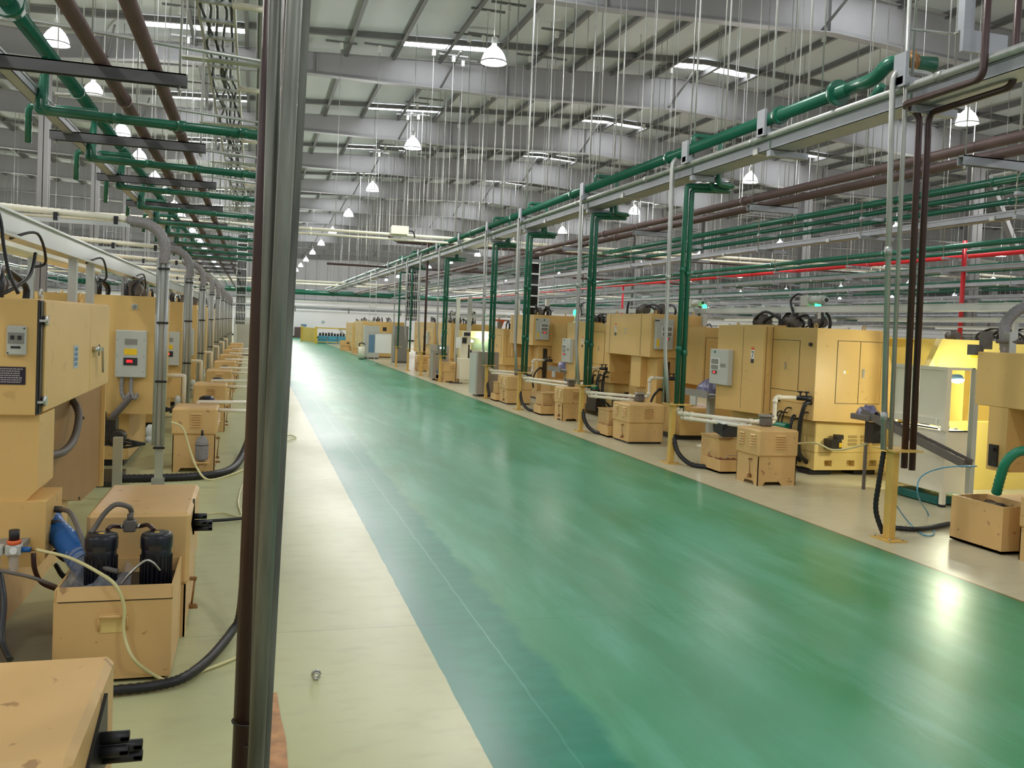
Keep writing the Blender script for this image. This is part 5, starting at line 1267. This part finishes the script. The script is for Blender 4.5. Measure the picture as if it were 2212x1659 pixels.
# ---- lidded sumps of the left row
def switch_cluster(p, label):
    s = thing('rotary_switches', label, 'switches', tuple(p), 'black switches on the left sumps')
    x, y, z = p
    MB().prism([(y-.22, z+.02), (y+.1, z+.1), (y+.12, z-.12), (y-.02, z-.09)], 'x', x-.075, x-.065).build('black_plate', 'black', s)
    for k, (a, b, c) in enumerate(((0, -.02, .02), (.0, -.03, -.015), (.03, .03, -.03), (.03, .04, -.065))):
        kn = MB().cyl((x-.065, y+b, z+c), (x+.01+a, y+b, z+c), .017, 12)
        for q in range(4): kn.box(x-.01+a, x+.01+a, y+b-.021, y+b+.021, z+c-.004, z+c+.004)
        kn.each('knob', 'shelfblack', s)
sump(-.84, -.385, 2.32, 3.03, .72, 'nearest ochre lidded sump in the bottom left corner with worn paint spots', split=.45, face=1, louv=False, group='lidded sumps on the left')
switch_cluster((-.31, 2.72, .58), 'black rotary switches on the sump in the bottom left corner')
sump(-.83, -.3, 5.25, 6.15, .7, 'big ochre lidded sump right behind the open tank', split=.42, face=1, louv=False, group='lidded sumps on the left')
switch_cluster((-.235, 5.55, .6), 'black rotary switches on the lidded sump behind the open tank')
for i in range(8):
    y = 10.82+3.75*i
    sump(-.85, -.36, y, y+.62, .73, '%s ochre lidded sump of the left row beyond the open tank' % ORD[i], split=.58, face=1, lev=5, group='lidded sumps on the left')
    if i < 6:
        pipe('pvc_pipe', [(-.6, y+.5, .73), (-.6, y+.5, .76), (.05, y+.52, .76)], .022, 'pvc', '%s white plastic pipe crossing from the left sumps, upper' % ORD[i], fr=.03, group='white plastic pipes on the left')
        pipe('pvc_pipe', [(-.38, y+.25, .69), (.05, y+.27, .68)], .022, 'pvc', '%s white plastic pipe crossing from the left sumps, lower' % ORD[i], fr=0, group='white plastic pipes on the left')
        pm = thing('coolant_pump', '%s dark round pump with a yellow label on the left sumps' % ORD[i], 'pump', (-.7, y+1.0, .3), 'dark pumps on the left sumps')
        MB().lathe((-.55, y+1.6, .02), [(.12, 0), (.12, .62), (.09, .7), (.05, .72)], 16).build('pump_body', 'blackpaint', pm)
        MB().box(-.58, -.53, y+1.474, y+1.482, .6, .66).build('yellow_label', 'label_y', pm)
        pipe('pvc_pipe', [(-1.05, y+.75, 1.05), (-.78, y+.75, 1.05), (-.78, y+.75, .7)], .026, 'pvc', '%s white plastic elbow pipe behind the left sumps' % ORD[i], fr=.02, group='white elbow pipes on the left')
solo('drain_hose', MB().tube(smooth_path([at(-40, 1500, z=.03), at(120, 1498, z=.03), at(250, 1491, z=.03), at(340, 1480, z=.03), at(400, 1462, z=.04), at(455, 1420, z=.04), at(500, 1365, z=.05), at(520, 1320, z=.12), (.0, 5.9, .35), (.03, 6.3, .7)], 10), .026, 12, rib=.012), 'black', 'black ribbed hose curving over the floor in front of the open tank', 'hose')
solo('drain_hose', MB().tube(smooth_path([at(262, 1034, z=.04), at(350, 1032, z=.04), at(430, 1028, z=.04), at(490, 1018, z=.04), at(520, 990, z=.06), (.02, 12.4, .3), (.03, 12.6, .6)], 8), .045, 12, rib=.02), 'black', 'black ribbed hose lying before the first far lidded sump on the left', 'hose')
solo('drain_hose', MB().tube(smooth_path([(-.9, 8.3, .04), (-.5, 8.1, .03), (-.1, 8.15, .03), (.1, 8.3, .03)], 8), .014, 8), 'black', 'thin black hose on the floor behind the switches of the big lidded sump', 'hose')
solo('air_line', MB().tube(smooth_path([at(370, 912, y=10.5), at(395, 925, y=10.45), at(410, 970, y=10.4), at(425, 1010, y=10.3), at(450, 1036, z=.015), at(500, 1025, z=.012), at(535, 1010, z=.012)], 8), .011, 8), 'clearhose', 'pale yellow hose draped in front of the first far sump on the left', 'air line')
solo('air_line', MB().tube(smooth_path([at(432, 1112, z=.012), at(480, 1108, z=.012), at(520, 1115, z=.012), at(515, 1080, z=.012), at(535, 1030, z=.012), at(600, 950, z=.012), at(625, 940, z=.012), at(640, 946, z=.012), at(618, 952, z=.012)], 8), .007, 7), 'clearhose', 'thin pale yellow line looping over the cream floor behind the riser bundle', 'air line')
a = thing('accumulator', 'grey bottle-shaped accumulator on a bracket at the first far sump on the left', 'accumulator', (-.51, 10.62, .15))
MB().lathe((-.51, 10.66, .15), [(.035, 0), (.068, .02), (.072, .05), (.072, .19), (.068, .22), (.045, .27), (.02, .29)], 20).build('bottle', 'flex', a)
MB().cyl((-.51, 10.66, .44), (-.51, 10.66, .5), .014, 10).build('valve', 'dark', a); MB().lathe((-.51, 10.66, .33), [(.073, 0), (.074, .008)], 20).build('band', 'black', a)
MB().box(-.6, -.42, 10.58, 10.83, .135, .15).cyl((-.51, 10.66, .03), (-.51, 10.66, .135), .035, 10).build('bracket', 'ochre2', a)
# ---- further hood machines in the left row
for i in range(9):
    y0 = (11.0, 14.8, 18.4, 22.1, 25.8, 29.5, 33.2, 36.9, 40.6)[i]; zb = .64 if i == 0 else .5
    t = thing('lathe_machine', '%s ochre hooded machine of the left row beyond the box-headed one' % ORD[i], 'machine', (-1.8, y0+1.3, 0), 'hooded machines in the left row')
    MB().prism([(-1.05, zb), (-2.9, zb), (-2.9, 1.98), (-1.05, 1.98)], 'y', y0, y0+1.5).build('hood', 'ochre', t)
    MB().prism([(y0+1.5, zb+.05), (y0+2.2, zb+.25), (y0+2.2, 1.98), (y0+1.5, 1.98)], 'x', -2.6, -1.1).build('rear_hood', 'ochre', t)
    ctrl_y(t, y0, -1.47, -1.15, 1.06, 1.59, big=True) if i == 0 else ctrl_y(t, y0, -1.38, -1.08, 1.0, 1.52, big=True)
    bt = MB().box(-1.325, -1.26, y0-.012, y0, 1.825, 1.89, .003).build('button_plate', 'ltgrey', t); MB().cyl((-1.2925, y0-.012, 1.857), (-1.2925, y0-.03, 1.857), .022, 14).build('button', 'midgrey', bt)
    door_seam_x(t, -1.05, y0+.15, y0+1.4, zb+.12, 1.88, 1, hand=False)
    MB().box(-2.7, -1.35, y0+.25, y0+2.0, .08, zb).build('machine_base', 'ochre', t); MB().box(-2.7, -1.4, y0+.3, y0+1.9, 0, .08).build('plinth', 'black', t)
    if i < 4:
        mb = MB()
        for k in range(2): mb.tube(smooth_path([(-1.4+.1*k, y0-.05, 1.06), (-1.4+.1*k, y0-.06, .9), (-1.36+.1*k, y0-.07, .82), (-1.31+.08*k, y0-.07, .88)], 6), .022, 9)
        mb.each('conduit_loop', 'flex', t)
        MB().tube([(-1.3, y0-.08, .84), (-1.52, y0-.1, .56)], .04, 10, rib=.012).build('wrapped_hose', 'hosegrey', t)
        mb = MB().lathe((-1.36, y0-.5, .44), [(.07, -.12), (.075, .1)], 16, 'y').box(-1.6, -1.4, y0-.45, y0-.2, .4, .62).cyl((-1.55, y0-.4, .62), (-1.55, y0-.4, .7), .05, 10).box(-1.75, -1.3, y0-.4, y0-.1, .33, .37)
        mb.build('valve_unit', 'dark', t)
        mb = MB().lathe((-1.06, y0-.35, .36), [(.045, 0), (.045, .06), (.035, .07), (.045, .09), (.045, .16), (.02, .2)], 12); mb.build('filter_bowl', 'ltgrey', t)
        mb = MB(); 
        for k in range(3): mb.tube(smooth_path([(-1.6, y0-.3, .5-.06*k), (-1.35, y0-.45, .42-.05*k), (-1.1, y0-.4, .35)], 5), .014, 7)
        mb.each('hydraulic_hose', 'black', t)
        MB().box(-1.24, -1.16, y0-1.8, y0-1.72, 0, .6).build('unit_leg', 'alu', t)
        MB().box(-1.8, -1.3, y0-1.1, y0-.3, .0, .06).build('drip_tray', 'dark', t)
    mb = MB(); [ubolt(mb, x, y, 1.98) for x in (-1.15, -2.4) for y in (y0+.15, y0+1.9)]; mb.each('lifting_eye', 'ochre', t)
    clutter(t, -1.8, -1.3, y0+.3, y0+1.9, 1.98, i+20)
    # conduit stand in front of it
    yc = y0-1.15
    c = thing('conduit_stand', '%s aluminium conduit stand with a grey flexible bend in the left row' % ORD[i], 'conduit stand', (-.88, yc, 0), 'conduit stands in the left row')
    MB().box(-.925, -.845, yc-.03, yc+.03, .01, 2.3).build('channel_post', 'alu', c)
    MB().box(-.96, -.82, yc-.07, yc+.07, 0, .01).box(-.95, -.83, yc-.05, yc+.05, .01, .1).build('foot', 'galv', c)
    mb = MB()
    for dx in (-.05, .03): mb.cyl((-.885+dx, yc-.045, .45), (-.885+dx, yc-.045, 2.35), .022, 10)
    mb.each('conduit_tube', 'galv', c)
    MB().tube(smooth_path([(-.885, yc-.03, 2.3), (-.885, yc-.03, 2.45), (-.93, yc-.02, 2.6), (-1.05, yc, 2.69), (-1.25, yc, 2.72)], 7), .058, 14, rib=.015).build('flexible_bend', 'flex', c)
    MB().tube([(-1.25, yc, 2.73), (-2.9, yc, 2.8)], .035, 10, rib=.03).build('braided_run', 'cream', c); MB().box(-2.9, -1.22, yc-.04, yc-.02, 2.65, 2.69).build('top_rail', 'alu', c)
    mb = MB()
    for x in (-1.35, -1.9, -2.5): mb.box(x-.02, x+.02, yc-.05, yc+.05, 2.67, 2.75)
    for z in (.42, 1.1, 1.7, 2.25): mb.box(-.94, -.83, yc-.07, yc-.03, z-.01, z+.01)
    mb.each('clamp', 'black', c)
cabinet(-.68, .0, 42.6, 43.4, 1.5, 'pale grey cabinet at the far end of the left row')
cabinet(-.9, -.1, 46.5, 47.3, 1.75, 'second pale grey cabinet at the far end of the left row')
# gantry over the left row
t = thing('gantry_beam', 'white gantry beam running over the left row machines', 'gantry', (-1.4, 12, 2.15), 'white gantry beams')
MB().box(-1.44, -1.36, 3, 40, 2.22, 2.34).box(-1.46, -1.34, 3, 40, 2.34, 2.355).box(-1.46, -1.34, 3, 40, 2.205, 2.22).build('beam', 'alu', t)
for y in (8.0, 8.8, 13.2, 16.9, 20.6): MB().box(-1.44, -1.38, y-.04, y+.04, 1.85, 2.205).build('beam_post', 'alu', t)
mb = MB()
for y in (5.9, 8.4, 11.5): mb.tube(smooth_path([(-1.38, y, 2.2), (-1.3, y+.3, 2.26), (-1.3, y+.55, 2.1), (-1.36, y+.5, 2.06)], 6), .009, 7)
mb.tube(smooth_path([(-1.35, 6.4, 2.15), (-1.36, 6.3, 2.0), (-1.42, 6.1, 1.9), (-1.5, 6.0, 1.85)], 5), .011, 8)
mb.each('loader_cable', 'black', t)
MB().cyl((-1.62, 5.45, 2.44), (-1.5, 5.45, 2.44), .06, 18).build('white_motor', 'white', t)
t = thing('chip_conveyor', 'cream covered conveyor running behind the gantry beam on the left', 'conveyor', (-2.2, 9, 2.1))
MB().box(-2.35, -2.1, 3, 14, 2.32, 2.45, .02).build('cover', 'cream', t)
for y in (3.3, 8.6, 10.4): MB().box(-2.26, -2.2, y-.03, y+.03, 0, 2.32).build('support_leg', 'alu', t)
p = at(12, 533, y=12); beacon(tuple(p), 'green lit signal beacon above the left row near the left edge', .5)
for i, (x, y) in enumerate(((-4.6, 12), (-4.6, 18), (-4.6, 24.5), (-8.6, 16), (-8.8, 24), (-8.8, 33))):
    plain_machine(x-1.7, x, y, y+3.2, 1.95, 'ochre machine in a row behind the left row, %s' % ORD[i], face=1)
# ---- floor bits
f = MB(); pts = [(.02, 3.4), (.19, 3.4), (.19, 3.9), (.175, 4.1), (.165, 4.39), (.06, 4.39), (.02, 4.3)]
f.prism(pts, 'z', .0005, .004); solo('floor_plate', f, 'rust', 'rusty flat plate on the floor beside the riser bundle', 'plate')
mb = MB(); c = at(683, 1463, z=.012)
for k in range(2): hoop(mb, (c.x, c.y-.008+.016*k, .022), .016, .005, 'z', 16)
mb.tube([(c.x+.022*math.cos(a), c.y+.0*a, .026+.022*math.sin(a)) for a in [k*.45 for k in range(13)]], .005, 6)
solo('steel_ring', mb, 'steel', 'small shiny steel ring lying on the cream floor', 'ring')
# ------------------------------------------------------------------ right edge: cream booth, chute, near machine
t = thing('inspection_booth', 'cream sheet-metal booth with a framed upper panel right of the maroon pipes', 'booth', (7.7, 8.7, 0))
MB().box(7.4, 7.72, 8.2, 9.07, .16, .85, .004).build('lower_cabinet', 'cream', t)
MB().box(7.4, 7.43, 8.22, 9.07, .98, 1.52).box(7.38, 7.44, 8.2, 8.26, .85, 1.56).box(7.38, 7.44, 9.03, 9.09, .85, 1.56).box(7.381, 7.439, 8.26, 9.03, 1.52, 1.559).box(7.381, 7.439, 8.26, 9.03, .9, .98).build('panel_frame', 'cream', t)
MB().box(7.44, 7.76, 8.2, 8.23, 1.53, 1.56).box(7.72, 7.75, 8.2, 8.23, .2, 1.56).build('side_frame', 'cream', t)
MB().box(7.375, 7.385, 8.3, 9.0, .86, .875).box(7.44, 7.72, 8.19, 8.2, .845, .86).build('rubber_edge', 'black', t)
mb = MB()
for x, y in ((7.43, 8.23), (7.69, 8.23), (7.43, 9.03)): mb.box(x-.025, x+.025, y-.025, y+.025, .03, .16)
mb.each('leg', 'cream', t); mb = MB()
for x, y in ((7.43, 8.23), (7.69, 8.23), (7.43, 9.03)): mb.box(x-.028, x+.028, y-.028, y+.028, 0, .03)
mb.each('rubber_foot', 'black', t)
MB().tube(smooth_path([(7.38, 8.32, .98), (7.34, 8.28, .92), (7.37, 8.22, .86)]), .006, 6).build('wire', 'white', t)
mb = MB().cyl((7.5, 8.3, .86), (7.5, 8.3, .9), .03, 12).cyl((7.6, 8.28, .86), (7.6, 8.28, .88), .025, 12); mb.each('gauge_parts', 'steel', t)
solo('hose', MB().tube(smooth_path([at(1722, 958, y=10.0), at(1765, 958, y=9.6), at(1800, 972, y=9.3), at(1850, 965, y=9.2), at(1890, 950, y=9.2), at(1900, 930, y=9.3)], 8), .012, 8), 'clearhose', 'pale hose sagging between the nearest hooded machine and the chute', 'hose')
solo('drip_tray', MB().box(7.42, 7.95, 8.3, 9.0, .01, .1, .01), 'teal', 'flat teal plastic tray on the floor under the cream booth', 'tray')
c = thing('parts_chute', 'long dark grey chute slanting down across the front of the cream booth', 'chute', (7.2, 8.5, .5))
A, B = Vector((7.12, 9.2, .93)), Vector((7.30, 7.75, .53))
MB().bar(A, B, .12, .012).bar(A+Vector((-.055, 0, .03)), B+Vector((-.055, 0, .03)), .008, .09).bar(A+Vector((.055, 0, .03)), B+Vector((.055, 0, .03)), .008, .09).build('channel', 'hosegrey', c)
MB().box(7.05, 7.3, 9.05, 9.4, .86, .93, .01).build('head_tray', 'hosegrey', c); MB().box(7.22, 7.25, 9.3, 9.33, 0, .86).build('leg', 'hosegrey', c)
MB().box(7.12, 7.25, 9.05, 9.2, .6, .84).build('drive_box', 'dark', c)
mb = MB(); rd = random.Random(8); vs = []; fs = []; n = 8
for u in range(n+1):
    for v in range(n+1): a_ = math.pi*v/n; e = math.sin(math.pi*(u+.5)/(n+1))**.5; vs.append((7.17-.11*math.cos(a_)*e, 9.06+.33*u/n, .93+.11*math.sin(a_)*e*(1+.2*rd.uniform(-1, 1))))
for u in range(n):
    for v in range(n): q = u*(n+1)+v; fs.append((q, q+1, q+n+2, q+n+1))
mb.add(vs, fs); solo('wrapped_parts', mb, 'purplewrap', 'crumpled bluish plastic wrap at the upper end of the dark chute', 'wrapped parts', 'plastic-wrapped parts on conveyors')
c = thing('profile_post', 'aluminium profile post at the right end of the dark chute', 'post', (7.37, 7.8, 0)); MB().box(7.35, 7.41, 7.77, 7.83, 0, 1.56).build('profile', 'alu', c); MB().box(7.3, 7.46, 7.72, 7.88, 0, .02).build('base_plate', 'alu', c)
# yellow machine behind the booth
t = thing('machining_cell', 'bright cream-yellow machine with slanted top behind the booth, lit inside', 'machine', (9.3, 10, 0))
MB().prism([(7.98, 1.5), (8.17, 1.88), (11.2, 1.88), (11.2, 1.5)], 'y', 9.2, 9.3).box(8.0, 8.06, 9.2, 9.3, .0, 1.5).box(10.2, 11.2, 9.2, 9.3, 0, 1.5).box(8.0, 11.2, 9.2, 9.3, 0, .86).build('front_panel', 'yellow', t)
MB().box(8.6, 8.63, 9.3, 11.1, .1, 1.86).box(8.6, 11.2, 11.1, 11.2, .1, 1.86).box(8.6, 11.2, 9.3, 11.2, 1.86, 1.88).box(8.5, 11.2, 10.16, 11.2, 1.86, 1.88).build('enclosure', 'yellow', t)
MB().box(8.7, 9.2, 10.4, 11.1, .7, .9).build('table', 'yellow', t); MB().cyl((8.8, 9.5, 1.78), (10, 9.5, 1.78), .02, 8).build('inner_lamp', 'lamp_lit', t)
d = bpy.data.lights.new('lamp_light', 'POINT'); d.energy = 22; d.color = (1, 1, .75); d.shadow_soft_size = .1
lo = bpy.data.objects.new('lamp_light', d); C.objects.link(lo); lo.location = (9.2-9.3, 9.6-10, 1.7); lo.parent = t; MB().box(8.9, 9.15, 10.3, 10.4, 1.1, 1.35).build('inner_window', 'glass', t)
mb = MB(); mb.box(8.62, 8.74, 9.195, 9.2, 1.66, 1.72); mb.box(8.76, 8.83, 9.195, 9.2, 1.66, 1.72); mb.build('yellow_label', 'label_y', t); MB().box(8.75, 8.82, 9.195, 9.2, 1.8, 1.825).build('grey_label', 'ltlabel', t)
wl = thing('work_lamp', 'bright lit work lamp under the top of the yellow machine behind the booth', 'lamp', at(2068, 815, y=8.75))
p = at(2068, 812, y=8.75)
MB().lathe((p.x, p.y, p.z-.04), [(.0, -.05), (.06, -.035), (.08, .0)], 18, caps=False).build('lens', 'lamp_lit', wl); MB().lathe((p.x, p.y, p.z-.04), [(.08, 0), (.05, .05), (.02, .06)], 18).build('lamp_shade', 'inkblue', wl); MB().cyl((p.x, p.y, p.z), (p.x+.1, 9.2, p.z+.03), .008, 6).build('arm', 'midgrey', wl)
d = bpy.data.lights.new('lamp_light', 'POINT'); d.energy = 40; d.color = (.98, 1, .72); d.shadow_soft_size = .06
lo = bpy.data.objects.new('lamp_light', d); C.objects.link(lo); lo.location = (p.x-at(2068, 815, y=8.75).x, -.05, -.16); lo.parent = wl
# nearest right machine
t = thing('press_machine', 'ochre machine with raised box head cut by the right edge', 'machine', (7.2, 6.2, 0))
h = MB().box(6.65, 8.2, 4.9, 7.02, 1.25, 1.755, .006).build('head_box', 'ochre', t)
MB().box(6.645, 6.65, 6.22, 6.30, 1.44, 1.52).build('grey_label', 'ltlabel', h)
MB().box(6.65, 7.6, 6.62, 6.84, .66, 1.25).build('column', 'ochre', t); MB().box(7.0, 7.9, 5.0, 6.62, .4, 1.25).build('rear_frame', 'ochre', t)
MB().box(6.75, 7.9, 5.0, 6.9, .06, .4).build('machine_base', 'ochre', t); MB().box(6.85, 7.8, 5.1, 6.8, 0, .06).build('plinth', 'black', t)
mb = MB(); ubolt(mb, 6.8, 6.35, 1.755, .03); mb.each('lifting_eye', 'ochre', t)
MB().tube(smooth_path([(6.9, 6.9, 1.6), (6.9, 6.95, 1.85), (6.95, 7.0, 2.05), (7.15, 7.0, 2.2), (7.5, 7.0, 2.24)], 7), .055, 14, rib=.014).build('flexible_bend', 'flex', t)
MB().box(6.86, 6.94, 6.86, 6.94, 1.2, 1.95).build('channel_post', 'alu', t)
mb = MB().box(6.62, 6.72, 7.02, 7.12, 1.72, 1.82).box(6.7, 6.78, 6.98, 7.06, 1.78, 1.95).cyl((6.75, 6.9, 1.86), (7.02, 6.86, 1.86), .02, 8); mb.build('valve_unit', 'hosegrey', t)
MB().tube(smooth_path([(6.98, 6.5, 1.1), (6.9, 6.45, 1.05), (6.88, 6.4, .85), (6.9, 6.3, .7), (7.0, 6.25, .6)], 6), .02, 8).build('grey_hose', 'hosegrey', t)
MB().cyl((6.62, 6.75, .86), (6.56, 6.7, .86), .018, 8).box(6.63, 6.65, 6.7, 6.8, .7, .9).build('fitting', 'dark', t)
open_tank(6.3, 6.7, 6.26, 6.86, .42, 'large stained ochre chip box near the right edge', 'dark', .86, group='open chip boxes')
sump(6.32, 6.73, 5.4, 6.12, .56, 'ochre lidded sump cut by the right edge', split=.5, feet=True, group='lidded sumps on the right')
solo('duct_hose', MB().tube(smooth_path([at(2225, 972, y=6.3), at(2195, 978, y=6.35), at(2172, 1000, y=6.4), at(2160, 1035, y=6.45), at(2152, 1066, y=6.5)], 8), .045, 16, rib=.012), 'greenhose', 'thick green ribbed hose curving into the stained chip box at the right edge', 'hose')
solo('drain_hose', MB().tube(smooth_path([at(1930, 1140, z=.03), at(1985, 1143, z=.03), at(2050, 1132, z=.03)], 8), .026, 10, rib=.016), 'black', 'black hose on the floor from the nearest yellow post to the stained chip box', 'hose')
